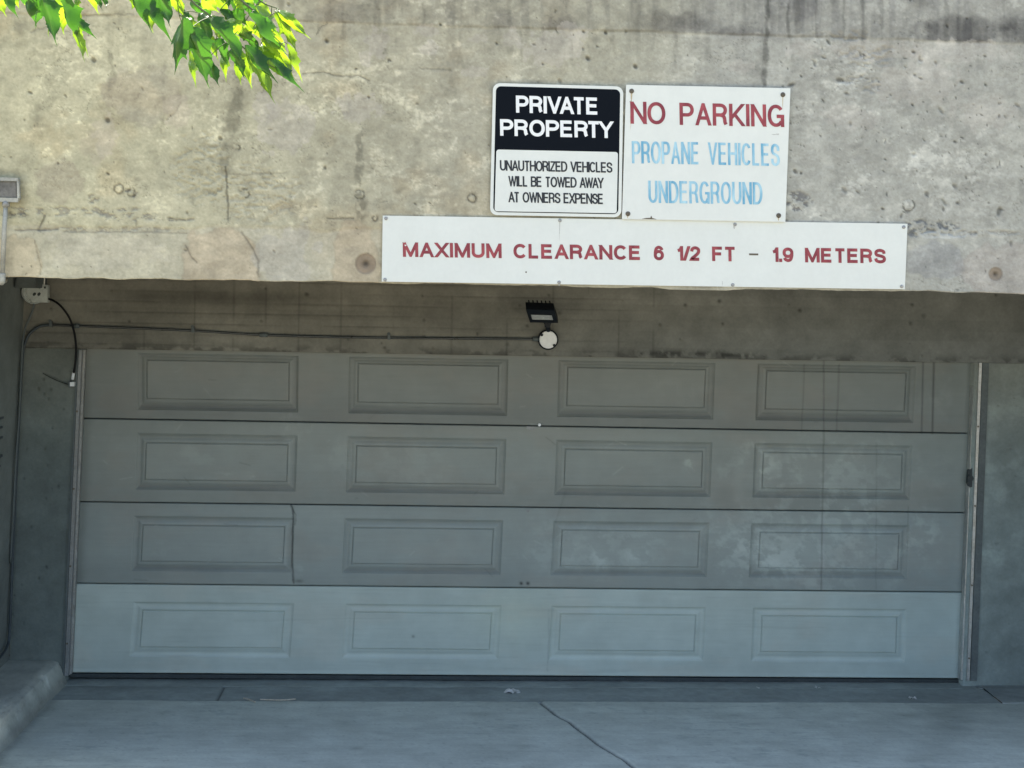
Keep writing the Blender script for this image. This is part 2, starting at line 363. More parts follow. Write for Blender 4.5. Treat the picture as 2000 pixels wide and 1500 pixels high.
# long drips and cracks
def streak(pts, w, k, seed, soft=.5):
    global col, h
    d = seg_dist(PX + 9 * (fbm(PY / 26, PX / 60, seed) - .5) + w * 1.2 * (fbm(PX / 9, PY / 11, seed + 11, 4) - .5), PY, pts)
    m = bump1(d, w * (.6 + .9 * fbm(PY / 30, PX * 0, seed + 3))) * (soft + (1 - soft) * sst(.35, .6, fbm(PX / 10, PY / 16, seed + 7)))
    m = sst(.12, .8, m); col = lerp(col, col * (1 - k), m); return m
streak([(1497, -170), (1496, 60), (1493, 165)], 5, .5, 401); streak([(1493, 165), (1491, 260)], 3, .2, 402)
m = streak([(470, 130), (462, 190), (452, 250), (441, 310), (440, 330)], 13, .30, 411, .55)
streak([(462, 150), (450, 290)], 24, .16, 412, .5)
m = streak([(441, 325), (444, 380), (446, 430)], 2.2, .55, 421, .9); h = h - .003 * m
streak([(703, 265), (701, 330), (704, 425)], 9, .38, 431, .1)
streak([(320, 120), (318, 260)], 4, .25, 441, .3); streak([(215, 110), (222, 150), (210, 190)], 7, .35, 451, .4)
streak([(1555, 0), (1556, 60)], 8, .35, 461, .6)
for i in range(46):
    x = rng.uniform(430, 2140); y0 = 25 + .03 * x; l = rng.uniform(15, 80)
    if rng.rand() < .55: streak([(x, -170), (x + rng.uniform(-4, 4), y0)], rng.uniform(2, 9), rng.uniform(.1, .32), 500 + i, .5)
    else: streak([(x, y0), (x + rng.uniform(-4, 4), y0 + l)], rng.uniform(2, 6), rng.uniform(.08, .22), 500 + i, .4)
def crack(pts, w, dep, k=.75, jitter=6, seed=1):
    global col, h
    j = jitter * (fbm(PX / 14, PY / 14, seed, 4) - .5)
    d = seg_dist(PX + j, PY + j * 1.3, pts); m = bump1(d, w)
    col = lerp(col, col * (1 - k), m); h = h - dep * m
crack([(590, 142), (630, 140), (665, 150), (700, 148), (722, 158)], 1.7, .003, .5, 9, 601)
crack([(820, 132), (850, 136), (880, 137)], 1.5, .002, .4, 9, 602)
crack([(640, 45), (625, 58), (618, 66)], 1.6, .002, .5, 8, 603)
crack([(30, 450), (60, 449), (112, 448)], 1.8, .006, .8, 3, 604)
crack([(74, 448), (83, 430), (86, 420)], 1.9, .006, .7, 3, 605)
crack([(325, 233), (340, 222), (352, 200)], 1.8, .003, .5, 5, 606)
crack([(640, 427), (690, 426)], 1.8, .003, .5, 4, 607); crack([(330, 427), (362, 430)], 1.8, .003, .5, 5, 608)
crack([(447, 340), (520, 341), (560, 337)], 2.2, .001, .25, 8, 609)
crack([(60, 62), (160, 30), (260, 28)], 1.6, .002, .35, 6, 610)
# the lower patched band: crumbled edge, smooth pale render, tan rounds
yb = 438 + .012 * PX + 16 * (fbm(PX / 70, PX * 0, 181) - .5)
low = sst(yb - 3, yb + 5, PY)
col = lerp(col, (col * .35 + .65 * np.array([.480, .462, .365]) * ((.72 + .50 * b_) * (.82 + .36 * c_) * (.9 + .2 * f_))[..., None]), low * .72 * sst(1900, 1500, PX))
h = h - low * .003 * 1.0
def blotch(cx, cy, rx, ry, c, k, seed, rough=.8, sc=20, rim=0, dep=0):
    global col, h
    d = np.hypot((PX - cx) / rx, (PY - cy) / ry) + rough * (fbm(PX / sc, PY / sc, seed, 4) - .5)
    m = sst(1.06, .94, d); col = lerp(col, np.array(c) * ((.74 + .46 * b_) * (.78 + .44 * c_) * (.9 + .2 * f_))[..., None], m * k)
    if rim: col = lerp(col, col * .75, bump1(d - 1, .045) * rim)
    h = h + dep * m
TAN = (.465, .405, .285)
blotch(430, 512, 74, 72, TAN, .75, 701, .7, 34, .5); blotch(696, 520, 46, 92, TAN, .7, 702, .6, 34, .4)
blotch(30, 520, 50, 62, (.52, .46, .31), .7, 703, .7, 34, .6); blotch(1965, 530, 90, 52, (.40, .37, .32), .6, 704, .7, 30, .2)
blotch(560, 500, 60, 60, (.47, .46, .40), .45, 705, 1.3, 30); blotch(200, 490, 120, 40, (.53, .51, .39), .5, 706, 1.3, 30)
crack([(125, 453), (240, 453), (365, 455)], 1.6, .001, .35, 4, 771); crack([(68, 470), (74, 500), (79, 520), (78, 536)], 1.6, .002, .35, 7, 772); crack([(363, 480), (372, 500), (384, 512)], 1.8, .002, .45, 4, 773)
crack([(473, 455), (490, 480), (505, 510), (506, 540)], 2.2, .003, .4, 8, 774)
blotch(1830, 510, 60, 40, (.33, .34, .33), .5, 707, .7, 30)
blotch(190, 285, 34, 34, (.50, .46, .33), .5, 708, 1.2, 14); blotch(205, 262, 24, 40, (.52, .48, .36), .55, 709, 1.3, 12); blotch(345, 215, 24, 36, (.50, .45, .34), .5, 710, 1.0, 12)
blotch(280, 190, 70, 60, (.36, .33, .26), .4, 711, .9, 24); blotch(115, 355, 46, 40, (.35, .31, .23), .45, 712, 1.0, 20)
for i, (cx, cy, rx, ry) in enumerate([(830, 60, 24, 12), (735, 85, 22, 28), (840, 95, 20, 14), (1000, 70, 18, 20), (935, 75, 16, 8), (930, 140, 24, 10), (1080, 95, 60, 30), (715, 115, 14, 14), (1120, 60, 30, 16), (1870, 100, 110, 22), (1700, 100, 90, 20), (1560, 95, 26, 20), (1660, 230, 60, 22), (1790, 160, 80, 40), (1925, 225, 70, 30), (1450, 130, 28, 10), (560, 250, 50, 50), (520, 210, 26, 26), (700, 210, 40, 26)]):
    blotch(cx, cy, rx, ry, (.50, .475, .41), .42, 720 + i, 1.5, 13)
crumb = sst(.47, .60, fbm(PX / 11, PY / 6, 801, 5, .7))
def crumble(cx, cy, rx, ry, k, seed, c=(.19, .185, .165)):
    global col, h
    d = np.hypot((PX - cx) / rx, (PY - cy) / ry) + .8 * (fbm(PX / 20, PY / 14, seed, 4) - .5)
    m = sst(1.1, .7, d) * crumb; col = lerp(col, np.array(c) + 0 * col, m * k); h = h - .006 * m
crumble(110, 413, 115, 10, .6, 811, (.22, .215, .19)); crumble(250, 420, 60, 16, .65, 812, (.22, .22, .20)); crumble(255, 378, 18, 12, .6, 823); crumble(180, 388, 14, 10, .6, 824); crumble(395, 330, 60, 70, .3, 825, (.24, .24, .19)); crumble(1640, 70, 60, 10, .4, 826); crumble(200, 448, 150, 6, .45, 813); crumble(30, 418, 30, 8, .5, 818)
crumble(1815, 446, 66, 17, .85, 814, (.14, .155, .165)); crumble(1560, 395, 28, 22, .75, 815, (.13, .13, .13)); crumble(1850, 456, 80, 8, .6, 816, (.16, .17, .175)); crumble(1950, 455, 60, 5, .5, 817)
crumble(340, 428, 40, 4, .7, 819); crumble(1700, 110, 60, 25, .3, 820); crumble(1690, 165, 50, 20, .4, 821, (.2, .2, .19)); crumble(500, 380, 90, 60, .25, 822)
blotch(1840, 458, 52, 8, (.50, .52, .49), .6, 830, .4, 16)
# tie holes
def ring(cx, cy, r, k=.6, dep=.004):
    global col, h
    d = np.hypot(PX - cx, PY - cy) + 3.2 * (fbm(PX / 5, PY / 5, int(cx), 3) - .5); m = bump1(d - r, 1.9) * sst(.3, .5, fbm(PX / 7, PY / 7, int(cx) + 5, 3)); col = lerp(col, col * 1.2, sst(r - 1, r - 4, d) * .7); col = lerp(col, col * .8, sst(r + 9, r, d) * sst(.5, .62, fbm(PX / 6, PY / 6, int(cx) + 8, 3)))
    col = lerp(col, col * (1 - k), m); h = h - dep * m + .002 * sst(r, r - 3, d)
for cx, cy, r in [(478, 378, 9), (703, 380, 9), (922, 387, 8), (232, 369, 9), (256, 376, 7), (1775, 401, 11), (732, 427, 5), (465, 288, 4)]: ring(cx, cy, r)
def plug(cx, cy, r):
    global col, h
    d = np.hypot(PX - cx, PY - cy)
    col = lerp(col, np.array([.26, .21, .15]) * (.8 + .5 * c_)[..., None], sst(r + 1.5, r - 1.5, d) * .85)
    col = lerp(col, np.array([.10, .085, .065]) + 0 * col, bump1(d, r * .36)); h = h - .012 * sst(r + 1, r - 3, d) * .4 - .01 * bump1(d, r * .3)
    col = lerp(col, col * .7, bump1(d - r, 1.5) * .6)
plug(714, 515, 20); plug(1945, 535, 13)
# bug holes
def pit(cx, cy, ra, rb, ang, dep, k):
    i0 = max(0, int((cx - ra * 3 + 160) / STEP)); i1 = int((cx + ra * 3 + 160) / STEP) + 2
    sub = (slice(i0, i1), slice(None)); X = PX[sub]; Y = PY[sub]
    ca, sa = math.cos(ang), math.sin(ang); u = ((X - cx) * ca + (Y - cy) * sa) / ra; v = (-(X - cx) * sa + (Y - cy) * ca) / rb
    m = np.exp(-(u * u + v * v) ** 2.5); col[sub] = lerp(col[sub], col[sub] * (1 - k), m); h[sub] = h[sub] - dep * m
for i in range(620):
    if i < 210: x = rng.uniform(1500, 2150); y = rng.uniform(75, 440)
    elif i < 300: x = rng.uniform(1500, 2150); y = rng.uniform(-100, 540)
    else: x = rng.uniform(-150, 1560); y = rng.uniform(-160, 535)
    r = min(5.0, rng.exponential(.95) + 1.1) * (1.0 if x > 1500 else .8)
    pit(x, y, r * rng.uniform(.9, 2.1), r * rng.uniform(.6, 1), rng.uniform(-.3, 1.9), .0055 * min(1, r / 3), rng.uniform(.3, .7))
for cx, cy, r in [(638, 80, 4.5), (970, 85, 3), (1148, 114, 5), (183, 117, 6), (1241, 130, 5), (1060, 125, 2.5), (720, 190, 3), (860, 48, 3), (1140, 62, 3), (1183, 64, 4), (210, 235, 6), (430, 270, 5)]: pit(cx, cy, r, r * .8, .9, .008, .65)
col = lerp(col, np.array([.62, .55, .36]) + 0 * col, sst(566, 572, PY + 3 * c_) * sst(980, 1010, PX) * sst(1080, 1050, PX) * .6)
col = lerp(col, col * np.array([.55, .52, .48]), bump1(seg_dist(PX, PY, [(-60, 335), (32, 340), (42, 392)]), 13) * .55)   # grime round the switch box
col = np.clip(lerp(col * np.array([1.02, .99, .962]), col * np.array([.985, .985, .985]), sst(700, 1500, PX)), .03, .8)
P = at(PX, PY, 0.0); P[..., 1] -= h
nv = P.shape[1]
# turn under the beam: three extra rows
e0 = P[:, -1:, :].copy(); r1 = e0 + [0, .012, -.001]; r2 = e0 + [0, .40, .0]
P2 = np.concatenate([P, r1, r2], 1); cc = np.concatenate([col, col[:, -1:] * .9, col[:, -1:] * .8], 1)
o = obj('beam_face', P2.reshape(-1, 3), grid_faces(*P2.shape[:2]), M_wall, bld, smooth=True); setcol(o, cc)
o['label'] = 'stained front face with form joint, cracks and bug holes'
# continuation of the facade outside the finely modelled field, thickness and parapet
TL, TR = P[0, 0], P[-1, 0]; BL, BR = P[0, -1], P[-1, -1]
ztop = min(TL[2], TR[2]) - .0
WT = 4.3
parts = [prism([(TL[0], 0, TL[2]), (TR[0], 0, TR[2]), (TR[0], 0, WT), (TL[0], 0, WT)], (0, .40, 0)),
         prism([(-14, 0, -.3), (XL, 0, -.3), (XL, 0, BL[2]), (BL[0], 0, BL[2]), (TL[0], 0, TL[2]), (TL[0], 0, WT), (-14, 0, WT)], (0, .40, 0)),
         prism([(XR, 0, -.3), (14, 0, -.3), (14, 0, WT), (TR[0], 0, WT), (TR[0], 0, TR[2]), (BR[0], 0, BR[2]), (XR, 0, BR[2])], (0, .40, 0))]
V, F = merge(parts); obj('facade_wall', V, F, M_conc, bld)
zb = float(max(P[:, -1, 2].max(), 2.2)) + .03
V, F = box(-14, 14, .41, 12, zb, zb + .25); obj('soffit_slab', V, F, M_dark, bld)
V, F = box(-14, 14, .41, 12, WT - .5, WT - .25); obj('roof', V, F, M_conc, bld)
V, F = merge([box(-14, -13.7, .41, 12, -.3, WT - .51), box(13.7, 14, .41, 12, -.3, WT - .51), box(-13.69, 13.69, 11.7, 12, -.3, WT - .51)]); obj('outer_wall', V, F, M_conc, bld)

# wall with the door: lintel and the two jamb walls, one height field each
def wallpatch(name, X0, X1, fz0, fz1, Yp, base, seed, extra=None, step=.0065, back=.3):
    nxx = int((X1 - X0) / step) + 2; xs_ = np.linspace(X0, X1, nxx)
    z0a = fz0(xs_); z1a = fz1(xs_); nz = int((z1a - z0a).max() / step) + 2
    t = np.linspace(0, 1, nz); X = np.repeat(xs_[:, None], nz, 1); Z = z1a[:, None] + (z0a - z1a)[:, None] * t
    hh = (fbm(X * 3, Z * 3, seed) - .5) * .006 + (fbm(X * 22, Z * 22, seed + 3, 4) - .5) * .002
    c = np.ones(X.shape + (3,)) * np.array(base) * (.72 + .56 * fbm(X * 2.5, Z * 3.5, seed + 7))[..., None] * (.82 + .36 * fbm(X * 14, Z * 14, seed + 8, 4))[..., None]
    if extra: c, hh = extra(X, Z, c, hh)
    P = np.stack([X, Yp - hh, Z], -1); e = P[:, -1:] + [0, back, 0]; P = np.concatenate([P, e], 1); c = np.concatenate([c, c[:, -1:]], 1)
    P = np.concatenate([P[:1] + [0, back, 0], P, P[-1:] + [0, back, 0]], 0); c = np.concatenate([c[:1], c, c[-1:]], 0)
    o = obj(name, P.reshape(-1, 3), grid_faces(P.shape[0], P.shape[1]), M_inner, bld, smooth=False); setcol(o, np.clip(c, .01, .8)); return o
YD = 1.81                   # door face
dTL, dTR, dBL, dBR = (157, 681), (1903, 709), (128, 1325), (1880, 1335)
q = [at(*p, Y_IN) for p in (dTL, dTR, dBL, dBR)]
fl = lambda x: q[0][2] + (q[1][2] - q[0][2]) * (x - q[0][0]) / (q[1][0] - q[0][0])
def lint_extra(X, Z, c, hh):
    zr = fl(X)
    for k in range(9):
        zz = zr + .03 + .062 * k + .004 * (fbm(X * 2, X * 0, 900 + k) - .5)
        w = bump1(Z - zz, .0045) * sst(.35, .62, fbm(X * 1.6, X * 0 + k * 3, 910 + k)) * sst(2.0, -.5, X + 0 * Z)
        c = lerp(c, c * .74, w); hh = hh - .004 * w
        band = (np.floor((Z - zr) / .062) == k); c = c * np.where(band, .88 + .24 * fbm(X * .8 + 7 * k, X * 0, 930 + k, 3), 1)[..., None]
    for i in range(20):
        x = XL + .4 + i * .26 + .1 * math.sin(i * 7.1); w = bump1(X - x, .005) * sst(.4, .6, fbm(Z * 5, X * 0 + i, 940)) * (X < 1.2); c = lerp(c, c * .66, w * .8)
    warm = sst(2.2, -1.0, X); c = lerp(c * np.array([.92, 1.0, 1.05]), c * np.array([1.0, 1.0, .94]), warm)
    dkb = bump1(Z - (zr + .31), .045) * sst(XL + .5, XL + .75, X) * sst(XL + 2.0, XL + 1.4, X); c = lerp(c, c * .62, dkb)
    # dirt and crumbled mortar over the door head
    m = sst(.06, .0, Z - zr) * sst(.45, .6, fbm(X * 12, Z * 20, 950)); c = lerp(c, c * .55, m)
    m = bump1(seg_dist(X, Z, [(x_, float(fl(x_)) + o_) for x_, o_ in ((float(at(1220, 700, Y_IN)[0]), .02), (float(at(1350, 700, Y_IN)[0]), .03), (float(at(1490, 700, Y_IN)[0]), .012))]), .02) * sst(.4, .55, fbm(X * 25, Z * 25, 955)); c = lerp(c, c * .4, m)
    r = np.random.RandomState(5)
    for i in range(46):
        x = r.uniform(XL, XR); z = r.uniform(0, .42) + float(fl(x)); rr = r.uniform(.004, .011)
        m = bump1(np.hypot(X - x, Z - z), rr); c = lerp(c, c * .35, m * r.uniform(.4, 1)); hh = hh - .008 * m
    return c, hh
def jamb_extra(sign):
    def f(X, Z, c, hh):
        c = lerp(c * np.array([.92, 1.0, 1.06]), c, sst(1.2, 2.0, Z))
        r = np.random.RandomState(9 + sign)
        for i in range(40):
            x = r.uniform(X.min(), X.max()); z = r.uniform(0, 2.2); rr = r.uniform(.003, .008)
            m = bump1(np.hypot(X - x, Z - z), rr); c = lerp(c, c * .45, m * r.uniform(.4, 1)); hh = hh - .006 * m
        if sign < 0:
            m = bump1(seg_dist(X, Z, [(float(at(84,729,1.75)[0]), float(at(84,729,1.75)[2])), (float(at(105,738,1.75)[0]), float(at(105,738,1.75)[2])), (float(at(134,751,1.75)[0]), float(at(134,751,1.75)[2]))]), .006); c = lerp(c, c * .55, m * .8)
        else:
            m = sst(.62, .7, fbm(X * 6, Z * 8, 960)); c = lerp(c, c * 1.3, m * .5)
        return c, hh
    return f
ztopw = zb + .05
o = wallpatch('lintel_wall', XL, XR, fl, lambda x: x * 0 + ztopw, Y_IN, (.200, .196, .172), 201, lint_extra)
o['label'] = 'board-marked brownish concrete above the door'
def jl(z): return q[0][0] + (q[2][0] - q[0][0]) * (z - q[0][2]) / (q[2][2] - q[0][2])
def jr(z): return q[1][0] + (q[3][0] - q[1][0]) * (z - q[1][2]) / (q[3][2] - q[1][2])
def sidepatch(name, fa, fb, zt, base, seed, sgn):
    zs = np.arange(-.03, zt, .0075); zs = np.append(zs, zt); nxx = 70
    Z = np.repeat(zs[None, ::-1], nxx, 0); t = np.linspace(0, 1, nxx)[:, None]
    A = fa(Z); B = fb(Z); X = A + (B - A) * t
    hh = (fbm(X * 3, Z * 3, seed) - .5) * .006 + (fbm(X * 22, Z * 22, seed + 3, 4) - .5) * .002
    c = np.ones(X.shape + (3,)) * np.array(base) * (.74 + .52 * fbm(X * 2.5, Z * 2.5, seed + 7))[..., None] * (.84 + .32 * fbm(X * 14, Z * 14, seed + 8, 4))[..., None]
    c, hh = jamb_extra(sgn)(X, Z, c, hh)
    P = np.stack([X, Y_IN - hh, Z], -1); P = np.concatenate([P[:1] + [0, .3, 0], P, P[-1:] + [0, .3, 0]], 0); c = np.concatenate([c[:1], c, c[-1:]], 0)
    o = obj(name, P.reshape(-1, 3), grid_faces(P.shape[0], P.shape[1]), M_inner, bld); setcol(o, np.clip(c, .01, .8)); return o
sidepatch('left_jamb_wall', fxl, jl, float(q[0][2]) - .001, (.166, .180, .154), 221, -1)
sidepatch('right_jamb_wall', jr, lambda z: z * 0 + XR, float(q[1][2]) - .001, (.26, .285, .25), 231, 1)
V, F = box(XR, XR + .3, .41, Y_IN + .3, -.3, zb - .001); obj('right_side_wall', V, F, M_dark, bld)
# left side wall of the recess with a slotted vent close to its front
Yg, Zg = np.meshgrid(np.arange(-.0, Y_IN + .002, .01), np.arange(-.02, zb - .001, .01), indexing='ij')
hh = (fbm(Yg * 4, Zg * 4, 251) - .5) * .008
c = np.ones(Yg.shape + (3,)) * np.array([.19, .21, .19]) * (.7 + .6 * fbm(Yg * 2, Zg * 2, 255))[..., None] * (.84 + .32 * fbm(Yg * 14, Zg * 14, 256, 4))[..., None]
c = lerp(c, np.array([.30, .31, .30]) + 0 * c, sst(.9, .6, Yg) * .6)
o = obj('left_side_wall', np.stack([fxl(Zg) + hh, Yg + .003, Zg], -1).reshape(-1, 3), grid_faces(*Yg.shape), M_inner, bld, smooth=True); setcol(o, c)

# ------------------------------------------------------------------ the door
door = empty('garage_door', (0, YD, 0), 'wide grey sectional garage door of four stacked sections with embossed rectangular panels', 'garage door'); door['kind'] = 'thing'
LN = [((158, 660), (1903, 690)), ((159, 817), (1894, 846.5)), ((154, 980), (1888, 1001.5)), ((145, 1139.5), (1881, 1157)), ((130, 1314.5), (1876, 1326))]
UC = [[(.0733, .2335), (.3105, .4685), (.5455, .7005), (.7685, .9255)]] * 3 + [[(.0790, .2385), (.3170, .4715), (.5485, .7010), (.7750, .9270)]]
VR = [(.25, .745, .175, .88), (.27, .73, .165, .845), (.268, .727, .165, .84), (.287, .71, .20, .812)]
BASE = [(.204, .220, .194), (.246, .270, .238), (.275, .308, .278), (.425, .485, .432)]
def door_colour(PX, PY, base, k, U, Vv):
    c = np.ones(PX.shape + (3,)) * np.array(base)
    c *= (.90 + .20 * fbm(PX / 160, PY / 90, 1001 + k))[..., None] * (.93 + .14 * fbm(PX / 30, PY / 30, 1011 + k, 4))[..., None] * (.96 + .08 * fbm(PX / 70, PY / 3.0, 1021 + k, 3))[..., None]
    c = lerp(c, c * np.array([1.05, .98, .95]), sst(.5, .7, fbm(PX / 120, PY / 60, 1031 + k)) * .6)
    c = lerp(c, c * np.array([.93, 1.0, 1.06]), sst(1450, 1850, PX) * .8)
    if k < 3:
        dirt = sst(.55, .95, Vv) * .26 + .22 * bump1(Vv, .05); c = lerp(c, c * .72, dirt)
        c = lerp(c, c * .72, bump1(U - .004, .006))
        wx = PX + 60 * (fbm(PX / 120, PY / 90, 1043) - .5); wy = PY + 60 * (fbm(PX / 120, PY / 90, 1044) - .5)
        sw = .30 * fbm((wx + wy) / 46, (wx - .6 * wy) / 20, 1041, 5, .62) + .70 * fbm(PX / 24, PY / 20, 1042, 5, .65)
        for (cx, cy, rx, ry, a) in [(1620, 925, 190, 80, .45), (1630, 1050, 200, 110, .55), (1420, 1060, 90, 80, .35), (1790, 1060, 40, 70, .3), (1500, 1110, 120, 60, .35), (1470, 910, 60, 55, .5), (1200, 1070, 120, 60, .35), (1080, 1075, 70, 70, .25), (560, 830, 60, 30, .35), (450, 935, 60, 12, .5), (390, 885, 60, 22, .25), (670, 900, 24, 40, .3), (790, 900, 90, 50, .22), (1345, 910, 18, 14, .9), (1040, 832, 30, 6, .6), (1830, 770, 30, 50, .3), (1240, 1075, 22, 22, .5), (588, 1108, 14, 16, .35), (1170, 1090, 16, 24, .5), (300, 1070, 34, 20, .2), (1340, 760, 90, 30, .12)]:
            d = np.hypot((PX - cx) / rx, (PY - cy) / ry) + 1.5 * (fbm(PX / (rx * .35 + 6), PY / (ry * .4 + 6), int(cx + cy), 5, .68) - .5)
            c = lerp(c, c * 1.38 + .012, sst(1.25, .35, d) * a * (.22 + .90 * sst(.44, .60, sw)))
        for (x0, y0, R, wd, a0, a1, a) in [(1560, 945, 118, 10, 2.4, 3.9, .3), (1575, 950, 100, 5, 2.3, 4.1, .25), (1690, 930, 60, 5, 3.5, 5.4, .3), (1700, 940, 78, 4, 3.7, 5.2, .25)]:
            ang = np.arctan2(PY - y0, PX - x0) % (2 * math.pi); d = np.hypot(PX - x0, PY - y0) - R
            c = lerp(c, c * 1.3, bump1(d, wd) * sst(a0, a0 + .3, ang) * sst(a1, a1 - .3, ang) * a)
        for pts, w, kk in [([(1609, 690), (1609, 860), (1606, 1001), (1604, 1155)], 1.6, .4), ([(1639, 712), (1634, 842)], 1.6, .32), ([(1571, 712), (1566, 842)], 1.5, .28), ([(1803, 706), (1800, 845)], 1.7, .5), ([(1824, 706), (1821, 846)], 2.0, .6), ([(1712, 865), (1711, 1150)], 1.3, .18), ([(1774, 990), (1773, 1040)], 1.3, .25), ([(1105, 960), (1085, 1020)], 2, .12)]:
            c = lerp(c, c * (1 - kk), bump1(seg_dist(PX, PY, pts), w))
        j = 3 * (fbm(PX / 9, PY / 9, 1061) - .5)
        if k == 2:
            m = bump1(seg_dist(PX + j, PY, [(568, 985), (573, 1000), (571, 1035), (570, 1100), (573, 1139)]), 1.6) + bump1(seg_dist(PX + j, PY, [(571, 992), (578, 1005), (576, 1025)]), 1.2) * .7
            c = lerp(c, c * .22, np.clip(m, 0, 1) * .9); c = lerp(c, c * .4, bump1(np.hypot((PX - 584) / 10, (PY - 1135) / 4), .8) * .8)
            for cx in (1018, 1031): c = lerp(c, np.array([.01, .01, .01]) + 0 * c, bump1(np.hypot(PX - cx, PY - 1139.5), 3.2))
        r = np.random.RandomState(50 + k)
        for i in range(34):
            x = r.uniform(170, 1880); y = r.uniform(690, 1150); l = r.uniform(5, 26); an = r.uniform(-.9, .9)
            m = bump1(seg_dist(PX, PY, [(x, y), (x + l * math.cos(an), y + l * math.sin(an))]), 1.1); f = 1.3 if r.rand() < .6 else .65
            c = lerp(c, c * f, m * r.uniform(.3, .8))
    else:
        c = lerp(c, c * np.array([1.04, 1.03, .94]), bump1(np.hypot((PX - 1000) / 80, (PY - 1200) / 60), 1) * .7)
        j = 3 * (fbm(PX / 8, PY / 8, 1071) - .5)
        c = lerp(c, c * .8, bump1(seg_dist(PX + j, PY, [(1071, 1155), (1072, 1240), (1069, 1310)]), 1.6) * sst(.35, .6, fbm(PX / 12, PY / 14, 1073)))
        c = lerp(c, c * .5, bump1(np.hypot(PX - 807, PY - 1243), 3)); c = lerp(c, c * .85, sst(.6, .8, fbm(PX / 120, PY / 4, 1081)) * .5)
        c = lerp(c, c * 1.10, bump1(PY - (1309 + .007 * PX), 4))
    return np.clip(c, .005, .8)
for k in range(4):
    (ax, ay), (bx, by) = LN[k]; (cx, cy), (dx, dy) = LN[k + 1]
    gap = 1.3; ay += gap; by += gap; cy -= gap; dy -= gap
    us = set(np.round(np.linspace(0, 1, 820), 5)); vv_ = set(np.round(np.linspace(0, 1, 78), 5))
    wo = .0098
    for (u0, u1) in UC[k]:
        for e, s_ in ((u0, 1), (u1, -1)):
            for f in (-1.02, -.98, -.8, -.55, -.3, -.02, .0, .1, .16, .3): us.add(round(e + s_ * f * wo, 5))
    v0, v1, w0, w1 = VR[k]
    for e, o_ in ((v0, v0 - w0), (v1, w1 - v1)):
        s_ = 1 if e == v0 else -1
        for f in (-1.02, -.98, -.8, -.55, -.3, -.02, .0, .1, .16, .3): vv_.add(round(e + s_ * f * o_, 5))
    us = np.array(sorted(u for u in us if 0 <= u <= 1)); vv = np.array(sorted(v for v in vv_ if 0 <= v <= 1))
    U, Vv = np.meshgrid(us, vv, indexing='ij')
    PX = (ax + (bx - ax) * U) * (1 - Vv) + (cx + (dx - cx) * U) * Vv
    PY = (ay + (by - ay) * U) * (1 - Vv) + (cy + (dy - cy) * U) * Vv
    H = (fbm(PX / 120, PY / 120, 1100 + k) - .5) * .004
    for (u0, u1) in UC[k]:
        # how far inward across the moulding: 0 at its outer edge, 1 at the raised panel
        du = np.minimum((U - (u0 - wo)) / wo, ((u1 + wo) - U) / wo); dv = np.minimum((Vv - w0) / (v0 - w0), (w1 - Vv) / (w1 - v1))
        d = np.minimum(du, dv)
        prof_h = np.interp(d, [-.03, .02, .22, .48, .72, .98, 1.02, 1.3, 2], [0, -.004, -.010, -.0105, -.005, -.0025, -.006, -.006, -.006])
        H = H + prof_h * (1.0 if k < 3 else .7)
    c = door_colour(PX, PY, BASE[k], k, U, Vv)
    for (u0, u1) in UC[k]:
        du = np.minimum((U - (u0 - wo)) / wo, ((u1 + wo) - U) / wo); dv = np.minimum((Vv - w0) / (v0 - w0), (w1 - Vv) / (w1 - v1)); d = np.minimum(du, dv)
        band = bump1(d - .3, .22); wob = .6 + .8 * fbm(PX / 60, PY / 30, 1200 + k)  # bevel shading painted into the colour, with dust in the upper sections
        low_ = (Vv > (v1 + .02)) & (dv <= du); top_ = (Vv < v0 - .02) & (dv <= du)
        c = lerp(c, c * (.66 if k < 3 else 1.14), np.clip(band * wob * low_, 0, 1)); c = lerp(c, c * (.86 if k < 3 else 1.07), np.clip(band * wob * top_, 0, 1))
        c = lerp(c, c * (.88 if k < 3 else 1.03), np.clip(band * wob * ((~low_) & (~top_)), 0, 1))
        c = lerp(c, c * 1.10, bump1(d - .80, .10) * (.7 if k < 3 else .3))     # highlight painted along the inner slope of the moulding
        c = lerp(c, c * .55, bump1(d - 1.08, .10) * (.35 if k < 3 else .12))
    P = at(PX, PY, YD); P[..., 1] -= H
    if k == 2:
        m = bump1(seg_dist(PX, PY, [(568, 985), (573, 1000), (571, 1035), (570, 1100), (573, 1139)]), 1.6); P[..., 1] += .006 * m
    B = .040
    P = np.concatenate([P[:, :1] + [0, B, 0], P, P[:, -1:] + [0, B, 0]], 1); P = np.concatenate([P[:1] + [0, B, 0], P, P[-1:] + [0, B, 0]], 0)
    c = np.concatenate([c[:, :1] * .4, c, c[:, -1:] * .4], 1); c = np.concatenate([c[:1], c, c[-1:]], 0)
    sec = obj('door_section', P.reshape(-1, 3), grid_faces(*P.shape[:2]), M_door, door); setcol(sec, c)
    sec['label'] = ['topmost section, dusty dark grey', 'second section from the top with scuff marks', 'third section from the top with a cracked seam', 'bottom section in paler newer grey paint'][k]
    for ui, (u0, u1) in enumerate(UC[k]):
        uu = np.linspace(u0 + .0005, u1 - .0005, 120); v2 = np.linspace(v0 + .011, v1 - .004, 40)
        U, Vv = np.meshgrid(uu, v2, indexing='ij')
        PX = (ax + (bx - ax) * U) * (1 - Vv) + (cx + (dx - cx) * U) * Vv; PY = (ay + (by - ay) * U) * (1 - Vv) + (cy + (dy - cy) * U) * Vv
        c = door_colour(PX, PY, np.array(BASE[k]) * 1.02, k, U, Vv)
        P = at(PX, PY, YD - .0005 + .0); P[..., 1] -= (fbm(PX / 120, PY / 120, 1100 + k) - .5) * .004
        c = np.concatenate([c[:, :1], c, c[:, -1:]], 1); c = np.concatenate([c[:1], c, c[-1:]], 0)
